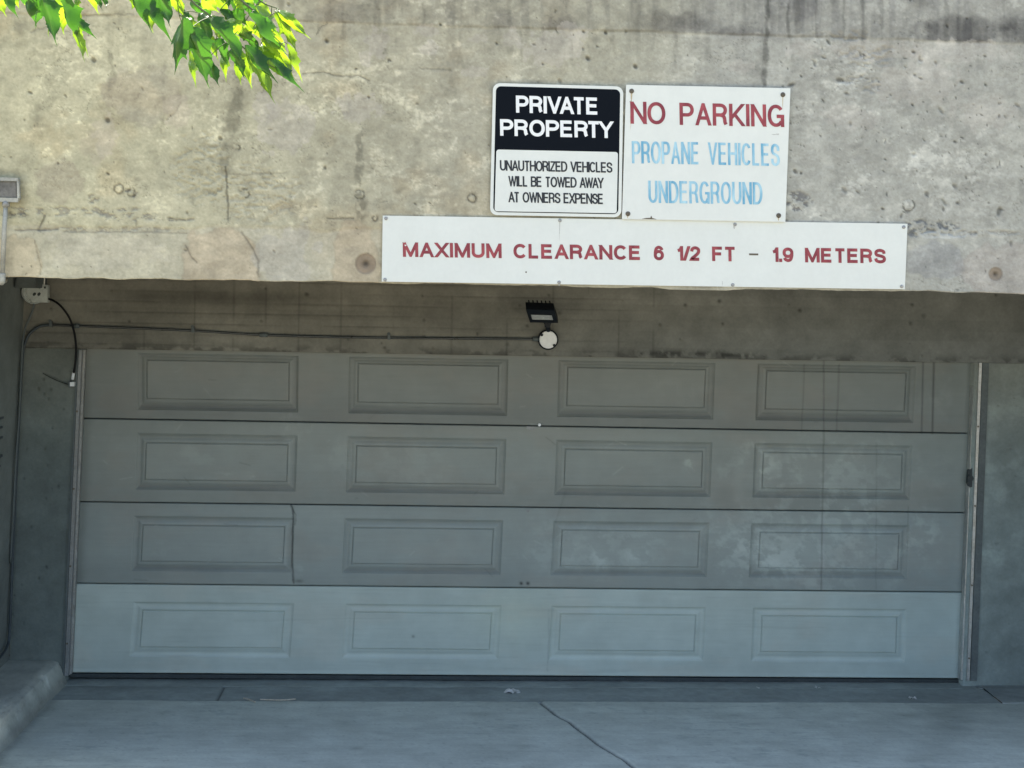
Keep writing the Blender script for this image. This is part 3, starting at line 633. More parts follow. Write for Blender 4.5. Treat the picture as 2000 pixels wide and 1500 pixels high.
        Q = np.concatenate([P[:, :1] + [0, .010, 0], P, P[:, -1:] + [0, .010, 0]], 1); Q = np.concatenate([Q[:1] + [0, .01, 0], Q, Q[-1:] + [0, .01, 0]], 0)
        rp = obj('raised_panel', Q.reshape(-1, 3), grid_faces(*Q.shape[:2]), M_door, sec); setcol(rp, c)
# core behind the joints, seal, hinges
cor = [at(150, 650, YD + .043), at(1908, 680, YD + .043), at(1885, 1330, YD + .043), at(122, 1322, YD + .043)]
V, F = prism(cor, (0, .03, 0)); obj('door_core', V, F, M_rubber, door)
sp = [at(132, 1315.5, YD + .005), at(1876, 1327.2, YD + .005), at(1876, 1334, YD + .005), at(128, 1323, YD + .005)]
V, F = prism(sp, (0, .035, 0)); obj('bottom_seal', V, F, M_rubber, door)
V, F = prism([at(x, y, YD - .001) for x, y in [(1027, 832.5), (1046, 833), (1045, 838), (1039, 840), (1029, 838)]], (0, -.006, 0)); obj('latch_plate', V, F, M_trim, door)
V, F = disc(at(1053.5, 829.5, YD - .001), .009, .012, 12); obj('latch_knob', V, F, M_cover, door)
V, F = disc(at(1031, 997.5, YD - .001), .009, .003, 12); obj('screw_plate', V, F, M_trim, door)
# tracks
def strip(name, pts, depth, Yp, m, parent):
    V, F = prism([at(x, y, Yp) for x, y in pts], (0, depth, 0)); return obj(name, V, F, m, parent)
lt = empty('left_door_track', at(125, 1320, YD), 'thin grey steel door track and seal strip down the left edge of the garage door', 'door track')
strip('track_flange', [(154, 683), (160, 683), (133, 1320), (126, 1320)], .05, 1.744, M_trim, lt)
strip('weather_strip', [(161.5, 683), (167, 683), (140, 1316), (134.5, 1319)], .03, 1.775, M_oldgalv, lt)
strip('track_lip', [(149.5, 690), (153, 684), (125, 1321), (121, 1321)], .03, 1.738, M_dull, lt)
V, F = merge([disc(at(152.5 - 27 * t, 690 + 630 * t, 1.738), .006, .004, 8) for t in (.18, .42, .66, .9)])
for t in (.18, .42, .66, .9):
    V, F = disc(at(155.5 - 27 * t, 690 + 630 * t, 1.744), .006, .004, 8); obj('bolt', V, F, M_screw, lt)
rtk = empty('right_door_track', at(1885, 1330, YD), 'pale galvanised track down the right edge of the garage door with a dark bracket', 'door track')
strip('track_channel', [(1903, 710), (1910.5, 710), (1886, 1328), (1876.5, 1328)], .05, 1.752, M_galv, rtk)
strip('track_flange', [(1912.5, 709), (1918, 709), (1893.5, 1329), (1888.5, 1329)], .06, 1.738, M_galv, rtk)
strip('track_web', [(1910, 709), (1913, 709), (1889, 1329), (1886, 1329)], .05, 1.765, M_trim, rtk)
strip('shadow_strip', [(1919, 709), (1932, 709), (1908, 1330), (1895, 1330)], .02, 1.743, M_shadow, rtk)  # dark strip added where the shadow beside the track falls
V, F = merge([prism([at(x, y, 1.748) for x, y in [(1892, 919), (1899, 914), (1899, 951), (1894, 952), (1890, 944)]], (0, .03, 0)), disc(at(1894.5, 934, 1.748), .018, .012, 14)])
obj('roller_bracket', V, F, M_rubber, rtk)
for t in (.2, .45, .7, .93):
    V, F = disc(at(1915.2 - 24.5 * t, 709 + 620 * t, 1.738), .006, .004, 8); obj('bolt', V, F, M_screw, rtk)

# ------------------------------------------------------------------ lettering
def arc(cx, cy, rx, ry, a0, a1, n=14, sup=2.12):
    out = []
    for i in range(n + 1):
        a = math.radians(a0 + (a1 - a0) * i / n); c_, s_ = math.cos(a), math.sin(a)
        out.append((cx + rx * math.copysign(abs(c_) ** (2 / sup), c_), cy + ry * math.copysign(abs(s_) ** (2 / sup), s_)))
    return out
def smooth2(p, k=6): return [(v.x, v.y) for v in catmull([(a, b, 0) for a, b in p], k)]
G = {
 'A': (.95, [[(0, -.04), (.5, 1.04), (1, -.04)], [(.17, .30), (.83, .30)]]),
 'B': (.86, [[(0, 0), (0, 1)], [(0, 1)] + arc(.55, .765, .40, .235, 90, -90) + [(0, .53)], [(.3, .53)] + arc(.58, .265, .42, .265, 90, -90) + [(0, 0)]]),
 'C': (.95, [arc(.5, .5, .5, .5, 38, 322, 26)]),
 'D': (.92, [[(0, 0), (0, 1)], [(0, 1)] + arc(.4, .5, .6, .5, 90, -90, 20) + [(0, 0)]]),
 'E': (.82, [[(1, 1), (0, 1), (0, 0), (1.02, 0)], [(0, .52), (.93, .52)]]),
 'F': (.76, [[(1, 1), (0, 1), (0, -.0)], [(0, .5), (.9, .5)]]),
 'G': (1.0, [arc(.5, .5, .5, .5, 38, 325, 26), [(.56, .47), (1, .47), (1, -.02)]]),
 'H': (.88, [[(0, 0), (0, 1)], [(1, 0), (1, 1)], [(0, .52), (1, .52)]]),
 'I': (.0, [[(.5, 0), (.5, 1)]]),
 'K': (.92, [[(0, 0), (0, 1)], [(.0, .30), (.97, 1.04)], [(.30, .55), (1.0, -.04)]]),
 'L': (.72, [[(0, 1), (0, 0), (1, 0)]]),
 'M': (1.1, [[(0, 0), (0, 1)], [(.03, 1.02), (.5, -.02), (.97, 1.02)], [(1, 1), (1, 0)]]),
 'N': (.9, [[(0, 0), (0, 1)], [(.02, 1.03), (.98, -.03)], [(1, 1), (1, 0)]]),
 'O': (1.02, [arc(.5, .5, .5, .5, 0, 360, 36)]),
 'P': (.84, [[(0, 0), (0, 1)], [(0, 1), (.5, 1)] + arc(.55, .725, .45, .275, 90, -90) + [(0, .45)]]),
 'R': (.88, [[(0, 0), (0, 1)], [(0, 1), (.5, 1)] + arc(.52, .74, .43, .26, 90, -90) + [(0, .48)], smooth2([(.5, .48), (.78, .42), (.88, .28), (.91, .1), (1.0, -.02)])]),
 'S': (.86, [smooth2([(.95, .70), (.88, .90), (.5, 1), (.14, .92), (.05, .74), (.16, .59), (.5, .52), (.86, .42), (.98, .26), (.88, .08), (.5, 0), (.12, .09), (.02, .30)])]),
 'T': (.84, [[(-.02, 1), (1.02, 1)], [(.5, 1), (.5, 0)]]),
 'U': (.88, [[(0, 1)] + arc(.5, .34, .5, .34, 180, 360, 16) + [(1, 1)]]),
 'V': (.92, [[(0, 1.04), (.5, -.04), (1, 1.04)]]),
 'W': (1.35, [[(0, 1.04), (.26, -.04), (.5, 1.02), (.74, -.04), (1, 1.04)]]),
 'X': (.9, [[(0, 1.04), (1, -.04)], [(0, -.04), (1, 1.04)]]),
 'Y': (.92, [[(0, 1.04), (.5, .44), (1, 1.04)], [(.5, .5), (.5, 0)]]),
 'Z': (.84, [[(.02, 1), (1, 1), (0, 0), (1.02, 0)]]),
 '1': (.40, [[(1, 0), (1, 1)], smooth2([(0, .74), (.55, .80), (.9, 1.0)])]),
 '2': (.76, [smooth2([(.02, .68), (.12, .90), (.5, 1), (.88, .90), (.96, .70), (.82, .50), (.42, .26), (.10, .10), (0, 0)]) + [(1.02, 0)]]),
 '6': (.78, [arc(.5, .32, .5, .32, 0, 360, 24), smooth2([(0, .34), (.03, .62), (.18, .90), (.52, 1), (.84, .90), (.94, .76)])]),
 '9': (.78, [arc(.5, .68, .5, .32, 0, 360, 24), smooth2([(1, .66), (.97, .38), (.82, .10), (.48, 0), (.16, .10), (.06, .24)])]),
 '/': (.42, [[(0, -.04), (1, 1.04)]]),
 '.': (.0, [[(.5, -.02), (.5, .0)]]),
 '-': (.62, [[(0, .5), (1, .5)]]),
}
def ribbon(pts, hw, H, closed):
    """offset a centre line to both sides with mitred joints; clamp to the cap height"""
    pts = [pts[0]] + [b for a, b in zip(pts[:-1], pts[1:]) if math.hypot(b[0] - a[0], b[1] - a[1]) > 1e-4]
    n = len(pts); Lp, Rp = [], []
    for i in range(n):
        p = np.array(pts[i])
        a = np.array(pts[i - 1]) if i > 0 else (np.array(pts[-2]) if closed else None)
        b = np.array(pts[i + 1]) if i < n - 1 else (np.array(pts[1]) if closed else None)
        ds = []
        if a is not None: ds.append((p - a) / max(np.linalg.norm(p - a), 1e-9))
        if b is not None: ds.append((b - p) / max(np.linalg.norm(b - p), 1e-9))
        ns = [np.array([-d[1], d[0]]) for d in ds]; m = sum(ns); m = m / max(np.linalg.norm(m), 1e-6)
        k = hw / max(m.dot(ns[0]), .20)
        Lp.append(p + m * k); Rp.append(p - m * k)
    V, F, seen = [], [], {}
    for i in range(n - 1):
        poly = [Lp[i], Rp[i], Rp[i + 1], Lp[i + 1]]
        for sgn, lim in ((1, 0.0), (-1, -H)):               # cut flush at the baseline and at the cap height
            out = []
            for a, b in zip(poly, poly[1:] + poly[:1]):
                da, db = sgn * a[1] - lim, sgn * b[1] - lim
                if da >= 0: out.append(a)
                if (da >= 0) != (db >= 0): out.append(a + (b - a) * (da / (da - db)))
            poly = out
            if len(poly) < 3: break
        if len(poly) >= 3:
            f = []
            for p in poly:
                key = (round(float(p[0]), 4), round(float(p[1]), 4))
                if key not in seen: seen[key] = len(V); V.append(key)
                if seen[key] not in f: f.append(seen[key])
            if len(f) > 2: F.append(tuple(f))
    return V, F
def word(txt, x0, x1, yb0, yb1, cap, sw, Yp, gap=.17, space=.45):
    """letters between photo columns x0..x1 on the plane Yp; yb0/yb1 are the baseline rows at both ends, cap the height and sw the stroke"""
    natural = 0; lay = []
    for i, ch in enumerate(txt):
        if ch == ' ': natural += space; continue
        w = G[ch][0]; g = gap
        nxt = txt[i + 1] if i + 1 < len(txt) else ''
        if ch + nxt in ('AV', 'VA', 'AT', 'TA', 'AY', 'AW', 'WA', 'LT', 'RT', 'TY'): g *= .45
        lay.append((ch, natural, w)); natural += w + g
    last = lay[-1]; natural = last[1] + last[2]
    # x = left + a * k + one stroke per letter so far
    nstroke = sw; lw = x1 - x0 - sw
    k = lw / natural if natural else 1
    V, F = [], []; layer = 0
    for ch, a, w in lay:
        for pts in G[ch][1]:
            off = layer % 4 * .00022; layer += 1
            X0 = a * k; wd = w * k; yoff = sw / 2
            P_ = [((X0 + px * wd if w else X0), yoff + py * (cap - sw)) for px, py in pts]
            # straight ends that stop at 0 or 1 run out to the full cap height
            for e in (0, -1):
                px, py = pts[e]; qx, qy = pts[1 if e == 0 else -2]
                if abs(px - qx) < 1e-6 and abs(py - qy) > .05 or ch in 'AVWXYMNK/':
                    ax_, ay_ = P_[e]; bx_, by_ = P_[1 if e == 0 else -2]; sl = (ax_ - bx_) / (ay_ - by_) if abs(ay_ - by_) > 1e-6 else 0
                    tgt = -.6 * sw * min(1, abs(sl)) if py <= .001 else (cap + .6 * sw * min(1, abs(sl)) if py >= .999 else ay_)
                    if abs(ay_ - by_) > .05 * cap: P_[e] = (ax_ + (tgt - ay_) * sl, tgt)
            if ch == '.': P_ = [(X0, 0), (X0, sw * 1.1)]
            closed = abs(pts[0][0] - pts[-1][0]) < 1e-6 and abs(pts[0][1] - pts[-1][1]) < 1e-6
            v, f = ribbon(P_, sw * (.47 if ch in 'MNWVXYKAZ' and any(abs(a_[0] - b_[0]) > .05 and abs(a_[1] - b_[1]) > .2 for a_, b_ in zip(pts[:-1], pts[1:])) else .5), cap, closed)
            n = len(V)
            for (x, y) in v:
                gx = x0 + sw / 2 + x; yb = yb0 + (yb1 - yb0) * (gx - x0) / (x1 - x0)
                V.append(at(gx - y * .018, yb - y, Yp - off))
            F += [tuple(i + n for i in q_) for q_ in f]
    return V, F
def rrect(c, r, n=6, inset=0.0):
    """rounded quadrilateral in pixels from corners tl, tr, br, bl"""
    c = [np.array(p, float) for p in c]; ctr = sum(c) / 4
    if inset:
        out = []
        for i in range(4):
            a = c[i]; e1 = c[(i + 1) % 4] - a; e0 = c[i - 1] - a; e1 /= np.linalg.norm(e1); e0 /= np.linalg.norm(e0); out.append(a + (e0 + e1) * inset)
        c = out
    P_ = []
    for i in range(4):
        a = c[i]; e1 = c[(i + 1) % 4] - a; e0 = c[i - 1] - a; e1 /= np.linalg.norm(e1); e0 /= np.linalg.norm(e0)
        for k in range(n + 1):
            t = math.pi / 2 * k / n; P_.append(a + e0 * r * (1 - math.sin(t)) + e1 * r * (1 - math.cos(t)))
    return [tuple(p) for p in P_]
def sheet(name, pix, Yp, th, m, parent):
    V, F = prism([at(x, y, Yp) for x, y in pix], (0, th, 0)); return obj(name, V, F, m, parent)
def flatface(name, pix, Yp, m, parent):
    V = [at(x, y, Yp) for x, y in pix]; return obj(name, V, [tuple(range(len(V)))], m, parent)
def screws(parent, pts, Yp, m, r=.0075):
    for x, y in pts:
        V, F = disc(at(x, y, Yp), r, .003, 12, [(1, 0), (1, .0025), (.75, .005), (.3, .006), (.25, .0045), (0.01, .0045)]); obj('screw', V, F, m, parent, smooth=False)

s1 = empty('private_property_sign', at(1090, 424, -.01), 'black and white PRIVATE PROPERTY sign with rounded corners, warning of towing', 'sign')
cor = [(963, 162), (1217.5, 169), (1213.5, 424.5), (957, 420)]
Y1 = -.020
sheet('sign_plate', rrect(cor, 14), Y1, .004, M_sign, s1)
flatface('black_field', rrect(cor, 10, inset=6), Y1 - .0008, M_black, s1)
flatface('white_field', rrect([(969.5, 292), (1207, 297), (1204.5, 416.5), (966, 412.5)], 5), Y1 - .0016, M_sign, s1)
wl = [('PRIVATE', 1008, 1169.5, 220.0, 224.2, 33.5, 6.4, M_whitet), ('PROPERTY', 977, 1198, 265.0, 269.8, 32.5, 6.4, M_whitet),
      ('UNAUTHORIZED VEHICLES', 976.5, 1196.5, 333.2, 337.5, 20.5, 3.2, M_blackt), ('WILL BE TOWED AWAY', 993, 1179.5, 364, 367.8, 20.5, 3.2, M_blackt), ('AT OWNERS EXPENSE', 993, 1179, 395, 398.8, 20.5, 3.2, M_blackt)]
for t, x0, x1, a, b, cap, sw, m in wl:
    V, F = word(t, x0, x1, a, b, cap, sw, Y1 - (.0016 if m is M_whitet else .0024), gap=.36 if m is M_whitet else .27, space=.5 if m is M_whitet else .62); obj('lettering', V, F, m, s1)
s2 = empty('no_parking_sign', at(1378, 432, -.01), 'white NO PARKING sign with red heading and faded blue propane vehicles wording', 'sign')
Y2 = -.022
sheet('sign_plate', [(1223, 165.5), (1543.8, 172.3), (1534, 433.5), (1214.8, 428)], Y2, .005, M_sign, s2)
for t, x0, x1, a, b, cap, sw, m, g in [('NO', 1231.5, 1300, 241.6, 243.2, 43.5, 6.8, M_red, .3), ('PARKING', 1327.5, 1532, 244, 248.2, 43.5, 6.8, M_red, .38),
      ('PROPANE', 1234.5, 1366.5, 319, 321.2, 43.5, 4.9, M_blue, .44), ('VEHICLES', 1383, 1523.5, 321.5, 324.5, 43.5, 4.9, M_blue, .44), ('UNDERGROUND', 1266.5, 1489.5, 396.2, 399.6, 43.5, 4.9, M_blue, .44)]:
    V, F = word(t, x0, x1, a, b, cap, sw, Y2 - .0008, gap=g); obj('lettering', V, F, m, s2)
screws(s2, [(1233.6, 178), (1529, 185), (1226.4, 417.5), (1520.7, 421)], Y2, M_screw, .0115)
V = [at(x, y, Y2 - .0006) for x, y in [(1253, 427.6), (1262, 425.6), (1270, 425.4), (1272, 421), (1274, 425.6), (1283, 428.4)]]; obj('chipped_spot', V, [tuple(range(6))], M_screw, s2)
s3 = empty('clearance_sign', at(1258, 565, -.01), 'long white MAXIMUM CLEARANCE sign with red letters along the bottom of the beam', 'sign')
Y3 = -.012
sheet('sign_plate', [(747.5, 421), (1772.5, 437), (1767.5, 565), (745.5, 550)], Y3, .006, M_sign, s3)
bl = lambda x: 501.6 + (514.6 - 501.6) * (x - 787) / (1730 - 787)
for t, x0, x1, g in [('MAXIMUM', 787, 980, .42), ('CLEARANCE', 1003, 1252.5, .42), ('6', 1277, 1297, .2), ('1/2', 1321, 1368.5, .30), ('FT', 1391, 1438, .3), ('-', 1461.5, 1483, .2), ('1.9', 1507, 1550, .36), ('METERS', 1572.5, 1731, .42)]:
    V, F = word(t, x0, x1, bl(x0), bl(x1), 28.5, 6.1 if t != '-' else 3.6, Y3 - .0008, gap=g)
    obj('lettering', V, F, M_red if t != '-' else M_screw, s3)
screws(s3, [(754, 426.5), (1093.6, 430.5), (1435.5, 438.3), (1765, 443.6), (752, 546), (1092, 551.5), (1431, 556.4), (1761, 559.4)], Y3, M_screw2, .0085)
def run(parent, Yp, pts, m, name='rust_run'):
    for x, y, w, l in pts:
        V = [at(x - w, y, Yp), at(x + w, y, Yp), at(x + w * .8 - l * .02, y + l * .6, Yp), at(x + .2 - l * .025, y + l, Yp), at(x - w * .7 - l * .02, y + l * .5, Yp)]
        obj(name, V, [tuple(range(5))], m, parent)
run(s2, Y2 - .0003, [(1233.4, 183, 1.7, 17), (1232.6, 196, .9, 60), (1529, 190, .8, 24), (1226, 421, 1.2, 6), (1520.5, 425, 1.2, 7)], M_run)
run(s3, Y3 - .0003, [(1093.4, 434, .8, 38), (1434, 441, 2.2, 7), (1411, 549, .7, 10), (1431, 560, 1.2, 4), (1092, 555, 1.2, 4)], M_grime, 'grime_run')
run(s2, Y2 - .0003, [(1512, 262, 6, 1.6), (1519, 261, 3, 3)], M_grime, 'scuff_mark')
run(s3, Y3 - .0014, [(789, 466, 3.0, 9), (795, 470, 1.6, 8), (792, 478, 2.2, 3)], M_sign, 'paint_chip')
V, F = disc(at(1027.5, 531.5, Y3), .004, .001, 8); obj('dark_chip', V, F, M_screw, s3)

# ------------------------------------------------------------------ electrical fittings
eb = empty('electrical_box', at(5, 390, 0), 'weathered grey steel switch box with raised frame on the facade, left edge of the beam', 'electrical box')
out_ = [(-32, 346), (35.5, 349), (36.5, 389), (33, 393), (-32, 391)]
V, F = prism([at(x, y, -.03) for x, y in out_], (0, .05, 0)); obj('box_body', V, F, M_oldgalv, eb)
fr = [((-32, 345), (35, 347.5), (35, 354), (-32, 352)), ((-32, 385), (36, 387), (34, 395), (-32, 393)), ((32.5, 354.2), (36.5, 354.2), (37.5, 386.8), (33.5, 386.8)), ((-36, 345), (-32.2, 345), (-32.2, 393), (-36, 393))]
V, F = merge([prism([at(x, y, -.045) for x, y in f], (0, .02, 0)) for f in fr]); obj('frame', V, F, M_pale, eb)
V, F = prism([at(x, y, -.036) for x, y in [(-31, 354), (31, 355.5), (32, 385.5), (-31, 384)]], (0, .004, 0)); obj('cover_plate', V, F, M_plate, eb)
cd1 = empty('facade_conduit', at(4, 548, -.03), 'pale steel conduit dropping from the switch box to an elbow under the beam edge', 'conduit')
V, F = tube([atv(11.5, 394, -.03), atv(8.5, 450, -.03), atv(4.8, 535, -.03)], .0105, 12); obj('pipe', V, F, M_pale, cd1, smooth=True)
V, F = tube([atv(12, 393, -.03), atv(11.5, 404, -.03)], .017, 12); obj('connector', V, F, M_oldgalv, cd1, smooth=True)
V, F = tube(catmull([atv(4.8, 534, -.03), atv(4.5, 545, -.03), atv(3, 551, -.02), atv(5, 549, .05), atv(9, 547, .25)], 5), .0145, 12); obj('elbow', V, F, M_pale, cd1, smooth=True)

jb = empty('junction_box', at(60, 560, 1.7), 'dark grey square box high in the left corner, cut off by the beam edge', 'junction box')
V, F = prism([at(x, y, 1.52) for x, y in [(31, 520), (72, 520), (70, 563), (30, 562)]], (0, .23, 0)); obj('box_body', V, F, M_dull, jb)
V, F = prism([at(x, y, 1.505) for x, y in [(34, 520), (69, 520), (67, 559.5), (33, 558.5)]], (0, .014, 0)); obj('cover_plate', V, F, M_dull, jb)
hr = empty('round_bell_fixture', at(70, 590, 1.7), 'pale grey ribbed round fixture with square plate below the dark corner box', 'wall fixture')
V, F = disc(at(69, 570, 1.70), .068, .05, 32, [(1, 0), (1, .04), (.93, .045), (.9, .038), (.82, .038), (.78, .046), (.72, .046), (.68, .036), (.6, .036), (.55, .044), (0.02, .044)]); obj('ribbed_disc', V, F, M_fix, hr)
V, F = prism([at(x, y, 1.655) for x, y in [(74, 571), (79, 563), (83, 556), (92.5, 557), (92.5, 591), (62, 590.5), (60, 583), (66, 574)]], (0, .05, 0)); obj('square_plate', V, F, M_fix, hr)
for cx in (67, 76):
    V, F = prism([at(cx + a, 574.5 + b, 1.652) for a, b in [(-3.4, 1.6), (-2.2, -2), (1.2, -3.6), (3.6, -1.8), (2.4, 2), (-1.2, 3.8)]], (0, .002, 0)); obj('slot', V, F, M_rubber, hr)
V, F = prism([at(x, y, 1.652) for x, y in [(85.5, 559.5), (89.5, 559.5), (89.5, 563.5), (85.5, 563.5)]], (0, .002, 0)); obj('slot', V, F, M_rubber, hr)
V, F = tube([atv(86.5, 525, 1.68), atv(86.5, 556, 1.68)], .006, 8); obj('stem_pipe', V, F, M_galv, hr)

kc = empty('black_cable', at(140, 748, 1.7), 'black cable looping from the round fixture down to a small white connector beside the door', 'cable')
V, F = tube(catmull([atv(x, y, Y) for x, y, Y in [(92, 583, 1.68), (104, 587, 1.66), (120, 599, 1.65), (136, 622, 1.66), (145, 650, 1.68), (148.5, 680, 1.70), (147.5, 705, 1.71), (144, 729, 1.715)]], 8), .0062, 10); obj('sheath', V, F, M_cable, kc, smooth=True)
V, F = tube([atv(143.5, 728, 1.715), atv(141.5, 741, 1.72)], .009, 10); obj('connector', V, F, M_cover, kc, smooth=True)
V, F = prism([at(x, y, 1.70) for x, y in [(136.5, 746.5), (144.5, 746.5), (144.5, 754.5), (136.5, 754.5)]], (0, .03, 0)); obj('end_box', V, F, M_cover, kc)
V, F = prism([at(x, y, 1.705) for x, y in [(133.5, 744), (137, 744), (137, 757), (133.5, 757)]], (0, .04, 0)); obj('end_box_bracket', V, F, M_dull, kc)
V, F = tube(catmull([atv(x, y, 1.735) for x, y in [(134, 751), (118, 746), (98, 737), (84, 729)]], 5), .0016, 6); obj('thin_wire', V, F, M_cable, kc)

def conduit(pts, r=.0088):
    return tube(catmull([atv(x, y, Y) for x, y, Y in pts], 8), r, 12)
lc = empty('lamp_conduit', at(20, 1240, 1.73), 'long thin steel conduit from the floodlight above the door bending down the left corner', 'conduit')
V, F = conduit([(1052, 662.5, 1.735), (900, 661, 1.735), (700, 659, 1.735), (515, 654, 1.735), (377, 646, 1.735), (240, 640, 1.735), (148, 636.5, 1.735), (100, 634.5, 1.735)], .0070); obj('pipe', V, F, M_pipe, lc, smooth=True)
V, F = conduit([(101, 634.5, 1.735), (87, 635.5, 1.734), (74, 639, 1.733), (57, 653, 1.73), (48, 673, 1.725), (44, 700, 1.72), (39, 790, 1.71), (33, 900, 1.70), (27, 1030, 1.69), (21, 1180, 1.68), (18, 1245, 1.67), (12, 1266, 1.60), (0, 1284, 1.4), (-14, 1300, 1.2)], .0078)
obj('bent_pipe', V, F, M_duct, lc, smooth=True)
for x, y, dx in [(515, 654, 8), (148, 636.5, 7), (1046, 662.4, 6)]:
    V, F = tube([atv(x - dx, y - dx * .03, 1.735), atv(x + dx, y + dx * .03, 1.735)], .013, 12); obj('coupling', V, F, M_dull, lc, smooth=True)
for x, y in [(377, 645), (99, 634), (760, 659)]:
    V, F = merge([disc(at(x - 1, y - 7.5, 1.748), .009, .006, 10), prism([at(a, b, 1.722) for a, b in [(x - 3, y - 6), (x + 2.5, y - 6), (x + 2.5, y + 4.5), (x - 3, y + 4.5)]], (0, .024, 0))]); obj('strap', V, F, M_dull, lc)
gc = empty('corner_conduit', at(42, 700, 1.73), 'short grey flexible conduit from the round fixture down into the left corner', 'conduit')
V, F = conduit([(67, 592, 1.70), (64, 604, 1.70), (58, 620, 1.70), (50, 638, 1.69), (46, 655, 1.68), (43, 690, 1.68), (38, 800, 1.67), (31, 900, 1.66), (26, 1000, 1.66), (20, 1100, 1.66)], .0060); obj('pipe', V, F, M_dull, gc, smooth=True)

fl_ = empty('floodlight', at(1070, 662, 1.75), 'small black floodlight on a round white cover above the garage door', 'floodlight')
cc_ = at(1070, 663, 1.748)
V, F = disc(cc_, .060, .03, 32, [(1, 0), (1, .022), (.9, .026), (0.02, .026)]); obj('base_box', V, F, M_housing, fl_)
cy = np.array(cc_) + [0, -.0265, 0]
V, F = disc(cy, .0515, .008, 32, [(1, 0), (1, .004), (.93, .008), (0.02, .010)]); obj('round_cover', V, F, M_cover, fl_)
for a, b in [(-12.0, -9.0), (12.5, 11.5)]:
    V, F = disc(at(1070 + a, 663 + b, 1.712), .0085, .008, 10); obj('cover_clip', V, F, M_housing, fl_)
V, F = tube([atv(1071, 645, 1.72), atv(1070, 634, 1.68)], .014, 10); obj('swivel_arm', V, F, M_housing, fl_)
V, F = merge([tube([atv(1064, 634, 1.66), atv(1075, 634.5, 1.66)], .016, 10), prism([at(x, y, 1.64) for x, y in [(1060, 628), (1078, 629), (1074, 638), (1066, 637)]], (0, .04, 0))]); obj('bracket', V, F, M_housing, fl_)
# housing tilted: the glass faces down and out
fu = [atv(1027, 601, 1.50), atv(1082, 603, 1.50)]; lo = [atv(1090, 627.5, 1.60), atv(1035, 626.5, 1.60)]
face = [fu[0], fu[1], lo[0], lo[1]]
nrm = (face[1] - face[0]).cross(face[3] - face[0]).normalized()
if nrm.y > 0: nrm = -nrm
V, F = prism([p for p in face], (.0, .045, .03)); 
def lerp4(u, v): return (face[0] * (1 - u) + face[1] * u) * (1 - v) + (face[3] * (1 - u) + face[2] * u) * v
obj('housing', V, F, M_housing, fl_)
ri = [(0, 0, 1, .40), (0, .86, 1, 1), (0, .40, .10, .86), (.86, .40, 1, .86)]
V, F = merge([prism([lerp4(a, b) + nrm * .012, lerp4(c2, b) + nrm * .012, lerp4(c2, d2) + nrm * .012, lerp4(a, d2) + nrm * .012], -nrm * .0118) for a, b, c2, d2 in ri]); obj('bezel', V, F, M_housing, fl_)
V, F = prism([lerp4(u, v) + nrm * .005 for u, v in [(.11, .41), (.85, .41), (.85, .85), (.11, .85)]], -nrm * .003); obj('lens', V, F, M_glass, fl_)
V, F = merge([prism([p + Vector((.0, .046, .031)) for p in [lerp4(u, 0), lerp4(u + .04, 0), lerp4(u + .04, 1), lerp4(u, 1)]], (0, .02, .012)) for u in (.1, .25, .4, .55, .7, .85)]); obj('cooling_fin', V, F, M_housing, fl_)

# vent slots on the left side wall
vt = empty('wall_vent', (XL, .35, 1.3), 'dark slots of a vent on the left side wall of the recess', 'vent')
for px, py in [(1, 817), (-1, 836), (-1, 856), (-1, 892), (-5, 912)]:
    d = fw + rt * ((px - PPX) / FPX) + up * ((PPY - py) / FPX); xw = float(fxl(1.35)); t = (xw + .006 - CAM[0]) / d[0]; p = CAM + d * t
    V, F = box(xw - .004, xw + .010, p[1] - .035, p[1] + .05, p[2] - .006, p[2] + .006); obj('slot', V, F, M_duct, vt)

# ------------------------------------------------------------------ litter
def scrap(name, x, y, w, d, hgt, seed, m, label, cat, rot=0.0, z=0.0):
    r = random.Random(seed); p = on_ground(x, y, z); V, F = [], []; n = 9
    for i in range(n):
        for j in range(5):
            u, v = i / (n - 1) - .5, j / 4 - .5
            k = math.sqrt(max(0, 1 - (2 * u) ** 2)) * .9 + .1
            a, b = u * w, v * d * k; V.append((p.x + a * math.cos(rot) - b * math.sin(rot), p.y + a * math.sin(rot) + b * math.cos(rot), z + .004 + hgt * r.uniform(.1, 1) * k))
    for i in range(n - 1):
        for j in range(4): F.append((i * 5 + j, (i + 1) * 5 + j, (i + 1) * 5 + j + 1, i * 5 + j + 1))
    o = obj(name, V, F, m); return props(o, label, cat)
scrap('paper_scrap', 1000, 1354, .105, .09, .022, 1, M_trash, 'largest crumpled pale paper scrap on the dark strip below the middle of the door', 'litter', .1, -.016)
scrap('paper_scrap', 1782, 1367, .05, .05, .018, 2, M_trash, 'small pale paper scrap in front of the door near its right end', 'litter', -.2, -.016)
scrap('paper_scrap', 1595, 1345, .05, .05, .008, 3, M_trash, 'flat pale scrap by the sill, middle of the three small ones on the right', 'litter', .3, -.016)
scrap('paper_scrap', 1481, 1346.5, .026, .04, .008, 4, M_trash, 'tiny pale scrap by the sill, leftmost of the small ones on the right', 'litter', .3, -.016)
a = [on_ground(x, y, z) + Vector((0, 0, .008)) for x, y, z in [(508, 1369, 0), (530, 1369.5, 0), (555, 1370, 0), (577, 1368, 0)]]
o = obj('dry_stalk', *tube(catmull(a, 4), .0045, 6), M_straw); props(o, 'longer dry stalk lying along the front edge of the dark strip', 'twig')
a = [on_ground(x, y, 0) + Vector((0, 0, .008)) for x, y in [(476, 1366), (487, 1369), (498, 1374)]]
o = obj('dry_stalk', *tube(catmull(a, 4), .0045, 6), M_straw); props(o, 'shorter dry stalk left of the longer one by the dark strip', 'twig')

